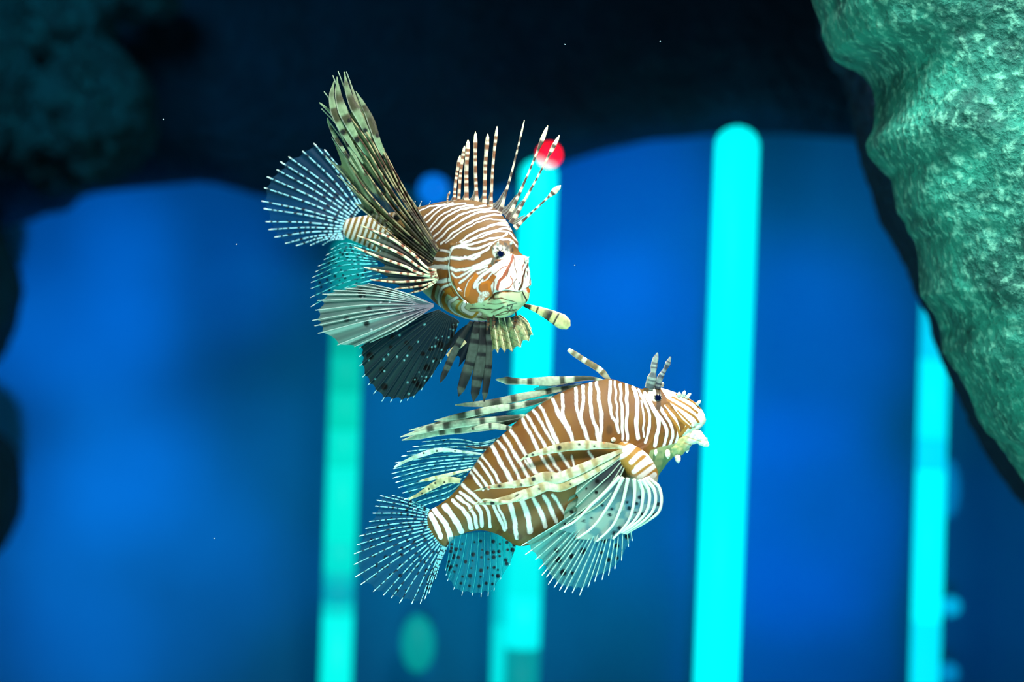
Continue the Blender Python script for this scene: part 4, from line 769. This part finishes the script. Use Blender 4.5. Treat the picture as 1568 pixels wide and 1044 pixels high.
# ceiling of rock above the back wall
def rock_overhang(name, prof, y0, ry, hz, mat, label, seed=0, nu=260, nv=110, amp=.05):
    e = np.array(prof, float); t = np.linspace(e[0, 0], e[-1, 0], nu); ey = np.interp(t, e[:, 0], e[:, 1]); k = (D0+y0)/D0
    x0 = (t-784)*S*k; z0 = 1+(522-ey)*S*k; a = np.linspace(0, 2*math.pi, nv, endpoint=False)
    P = np.stack([x0[:, None]+0*a[None], y0+ry*np.sin(a)[None]+0*x0[:, None], z0[:, None]+hz*(1-np.sign(np.cos(a))*np.abs(np.cos(a))**.4)[None]], -1)
    q = P.reshape(-1, 3); c = np.stack([x0, y0+0*x0, z0+hz], -1)[:, None]; d = P-c; d[..., 0] = 0; d /= np.linalg.norm(d, axis=2, keepdims=True)+1e-6
    n = fbm3(q*4, seed, 5).reshape(nu, nv); keep = 1-np.exp(-(np.minimum(a, 2*math.pi-a)/.3)**2)*.8
    P = P+d*(n*amp*2*keep[None])[..., None]
    f = grid_faces(nu, nv, True).tolist()+[list(range(nv))[::-1], [(nu-1)*nv+k for k in range(nv)]]
    return tag(mesh_obj(name, P.reshape(-1, 3), f, mat), label, 'rock')
prof = [(-260, 345), (-100, 340), (0, 338), (25, 332), (60, 322), (95, 318), (120, 296), (180, 290), (240, 284), (300, 278), (330, 280), (380, 292), (430, 300), (520, 300), (600, 285), (640, 292), (690, 296), (760, 290), (830, 262), (880, 246), (930, 230), (1000, 215), (1080, 206), (1200, 205), (1300, 212), (1450, 240), (1700, 300)]
rock_overhang('rock', prof, YW-.28, .14, .35, DROCK, 'dark rock overhang hanging across the top above the blue-lit wall')
def boulder(name, c, r, mat, label, seed=0, amp=.25, n=70):
    a = np.linspace(0, math.pi, n)[:, None]; b = np.linspace(0, 2*math.pi, 2*n, endpoint=False)[None]
    Q = np.stack([np.sin(a)*np.cos(b), np.sin(a)*np.sin(b), np.cos(a)+0*b], -1).reshape(-1, 3)
    d = 1+amp*2*fbm3(Q*2.2+seed, seed, 5)
    return tag(mesh_obj(name, Q*d[:, None]*np.array(r)+np.array(c), grid_faces(n, 2*n, True), mat), label, 'rock')
def coral(parts, label):
    Vs, Fs, off = [], [], 0
    for (px, py, y, rx, rz, ry, seed) in parts:
        k = (D0+y)/D0; n = 70
        a = np.linspace(0, math.pi, n)[:, None]; b = np.linspace(0, 2*math.pi, 2*n, endpoint=False)[None]
        Q = np.stack([np.sin(a)*np.cos(b), np.sin(a)*np.sin(b), np.cos(a)+0*b], -1).reshape(-1, 3)
        d = 1+.6*fbm3(Q*2.2+seed, seed, 5)
        Vs.append(Q*d[:, None]*np.array((rx*S*k, ry, rz*S*k))+VY(px, py, y)); Fs.append(grid_faces(n, 2*n, True, off)); off += len(Q)
    return tag(mesh_obj('coral_rock', np.concatenate(Vs), np.concatenate(Fs), CORAL), label, 'rock')
coral([(150, 175, 2.05, 88, 105, .14, 3), (110, 45, 2.1, 75, 80, .14, 8), (10, 150, 2.15, 80, 120, .14, 12), (215, 0, 2.2, 60, 34, .1, 15), (90, 235, 2.12, 60, 60, .14, 19), (40, 60, 2.3, 110, 110, .12, 33)], 'blurred teal coral rock filling the upper left corner')
def bl(px, py, y, rx, rz, ry, lab, seed, mat=CORAL, amp=.3):
    k = (D0+y)/D0; boulder('coral_rock' if mat is CORAL else 'rock', tuple(VY(px, py, y)), (rx*S*k, ry, rz*S*k), mat, lab, seed, amp)
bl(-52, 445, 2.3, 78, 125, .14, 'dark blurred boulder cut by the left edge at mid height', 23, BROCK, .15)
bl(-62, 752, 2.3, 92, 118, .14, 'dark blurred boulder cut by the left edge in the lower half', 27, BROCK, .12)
area('coral_fill_light', (-.9, 1.2, 1.9), (-1.0, 2.1, 1.3), 3.2, (.06, .75, 1.0), .4, .3, 120)  # unseen light added for the dim teal on the coral

# ------------------------------------------------------------------ light tubes, lamps and reflections
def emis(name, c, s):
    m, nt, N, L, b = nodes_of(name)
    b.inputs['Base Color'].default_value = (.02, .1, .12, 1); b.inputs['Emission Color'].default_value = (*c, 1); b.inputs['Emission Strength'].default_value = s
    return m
ENDM = plain('tube_cap', srgb(20, 60, 70), .4, noise=.2)
def light_tube(pxt, pyt, pxb, pyb, wpx, y, segs, label, capped=True):
    """segs: list of (fraction length, rgb, strength)"""
    T = VY(pxt, pyt, y); B = VY(pxb, pyb, y); r = wpx/2*S*(D0+y)/D0
    root = empty('light_tube', tuple(B)); tag(root, label, 'light tube', 'vertical light tubes')
    ax = T-B; L_ = np.linalg.norm(ax); ax /= L_
    u = np.cross(ax, [0, 1, 0]); u /= np.linalg.norm(u); w2 = np.cross(ax, u); th = np.linspace(0, 2*math.pi, 32, endpoint=False)
    tot = sum(s[0] for s in segs); pos = 0
    for si, (fr, rgb, st) in enumerate(segs):
        h0 = L_-L_*pos/tot; pos += fr; h1 = L_-L_*pos/tot
        prof_ = [(h0, r*.0), (h0-r*.15, r*.5), (h0-r*.4, r*.82), (h0-r*.8, r)] if si == 0 and capped else [(h0, 0), (h0, r)]
        prof_ += [(h1, r), (h1, 0)]
        P = np.concatenate([(B+ax*h)[None]+rr*(u[None]*np.cos(th)[:, None]+w2[None]*np.sin(th)[:, None]) for h, rr in prof_])
        mesh_obj('glowing_section', P, grid_faces(len(prof_), 32, True), emis('tube_glow', rgb, st), root)
    P = np.concatenate([(B-ax*h)[None]+rr*(u[None]*np.cos(th)[:, None]+w2[None]*np.sin(th)[:, None]) for h, rr in ((0, 0), (0, r*1.25), (.06, r*1.25), (.06, 0))])
    mesh_obj('base_cap', P, grid_faces(4, 32, True), ENDM, root, smooth=False)
    return root
YT = 2.35
TG = srgb(0, 225, 190)
light_tube(536, 365, 512, 1110, 48, YT, [(130, (0, .40, .36), 1), (60, (0, .44, .34), 1), (60, (0, .56, .42), 1), (60, (0, .68, .50), 1), (60, (0, .80, .62), 1), (120, (0, .90, .72), 1), (50, (0, .78, .66), 1), (20, (0, .55, .56), 1), (30, (0, .42, .50), 1), (20, (0, .7, .66), 1), (180, (0, 1.0, .88), 1)], 'leftmost vertical light tube, teal green, rising behind the tail fins')
light_tube(826, 243, 796, 1110, 53, YT, [(340, (0, 1.5, 1.5), 1), (210, (0, 1.5, 1.5), 1), (120, (0, .95, .92), 1), (80, (0, 1.0, 1.0), 1), (120, (0, .30, .32), 1)], 'cyan vertical light tube passing behind both fish')
light_tube(780, 800, 772, 1110, 44, YT+.12, [(150, (0, .62, .66), 1), (150, (0, .80, .78), 1)], 'dimmer cyan light tube hugging the left of the tube behind the fish')
light_tube(1130, 194, 1094, 1110, 64, YT, [(450, (0, 1.5, 1.5), 1), (460, (0, 1.6, 1.6), 1)], 'brightest and tallest cyan light tube, right of the fish')
light_tube(1434, 440, 1414, 1110, 44, YT, [(110, (0, .68, 1.0), 1), (120, (0, 1.0, 1.2), 1), (50, (0, .8, 1.1), 1), (230, (0, 1.2, 1.3), 1), (160, (0, .9, 1.1), 1)], 'light tube rising beneath the green rock at right')
def lamp(px, py, rpx, y, rgb, st, label, cat='lamp', sy=1.0, name='glow_globe', stem=True):  # also makes the reflections and teal glow added as globes
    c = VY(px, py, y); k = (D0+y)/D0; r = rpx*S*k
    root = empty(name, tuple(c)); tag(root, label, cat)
    ball(root, 'globe', c, r, emis('globe_glow', rgb, st), 1, 1, sy, world=True)
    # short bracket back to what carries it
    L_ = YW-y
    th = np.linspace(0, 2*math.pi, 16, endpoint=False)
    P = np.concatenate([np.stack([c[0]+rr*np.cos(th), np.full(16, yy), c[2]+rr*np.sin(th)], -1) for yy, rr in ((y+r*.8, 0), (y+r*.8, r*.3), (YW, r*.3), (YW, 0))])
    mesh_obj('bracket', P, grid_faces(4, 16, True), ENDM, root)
lamp(841, 237, 14.5, 2.2, (3.5, .0, .035), 1.6, 'small red lamp glowing behind the tips of the raised dorsal spines')
lamp(664, 291, 24, 2.2, (0, .16, .75), 1, 'round blue lamp above the back of the upper fish')
lamp(1456, 928, 15, 2.55, (0, .42, .75), 1, 'small cyan reflection just right of the tube under the rock')  # tube reflection put in as a glowing globe
lamp(1452, 1030, 16, 2.55, (0, .22, .5), 1, 'dim blue reflection at the bottom edge right of the rightmost tube')  # faint reflection, added as a globe that glows
lamp(1452, 748, 17, 2.55, (0, .16, .42), 1, 'tall dim blue reflection halfway up the right side of the rightmost tube', sy=2.6)  # upright reflection beside the tube, added as a glowing globe
lamp(640, 985, 26, 2.5, (0, .28, .27), 1, 'dim teal oval glow near the bottom between the two left tubes', sy=1.7)  # soft blob of teal light, added as a glowing globe

# ------------------------------------------------------------------ room
def box(name, lo, hi, mat, kind='structure'):
    x0, y0, z0 = lo; x1, y1, z1 = hi
    v = [(x0, y0, z0), (x1, y0, z0), (x1, y1, z0), (x0, y1, z0), (x0, y0, z1), (x1, y0, z1), (x1, y1, z1), (x0, y1, z1)]
    f = [[0, 3, 2, 1], [4, 5, 6, 7], [0, 1, 5, 4], [1, 2, 6, 5], [2, 3, 7, 6], [3, 0, 4, 7]]
    o = mesh_obj(name, v, f, mat, smooth=False); o['kind'] = kind; return o
WALL = plain('blue_lit_wall', (.004, .34, .82), .9, noise=.15, nscale=1.6)  # stands in for the blue-lit back window, its light put into the colour
DARKW = plain('dark_tank_wall', (.02, .05, .07), .9, noise=.3, nscale=3)
SAND = plain('tank_sand', (.10, .14, .15), .95, noise=.4, nscale=30)
box('wall_back_stand_in', (-1.9, YW, -.6), (1.9, YW+.08, 2.6), WALL)
box('wall_left', (-1.98, -.4, -.6), (-1.9, YW, 2.6), DARKW)
box('wall_right', (1.9, -.4, -.6), (1.98, YW, 2.6), DARKW)
box('floor', (-1.98, -.4, -.68), (1.98, YW+.08, -.6), SAND)

# drifting specks in the water
SPK = plain('speck', srgb(190, 215, 235), .4)
for (x, y, q, lab) in ((865, 68, 30, 'tiny pale speck floating near the top centre of the water'), (1011, 63, 60, 'tiny pale speck floating high right of centre'), (880, 406, 10, 'tiny pale speck right of the upper fish face'), (328, 824, 20, 'tiny pale speck in the blue water at lower left'),
                       (250, 183, 40, 'tiny pale speck in the dark water beside the coral'), (362, 374, 50, 'tiny pale speck left of the upper tail fin')):
    o = ball(None, 'water_speck', (x, y, q), .9, SPK, 1, 1, 1, 12); tag(o, lab, 'speck')
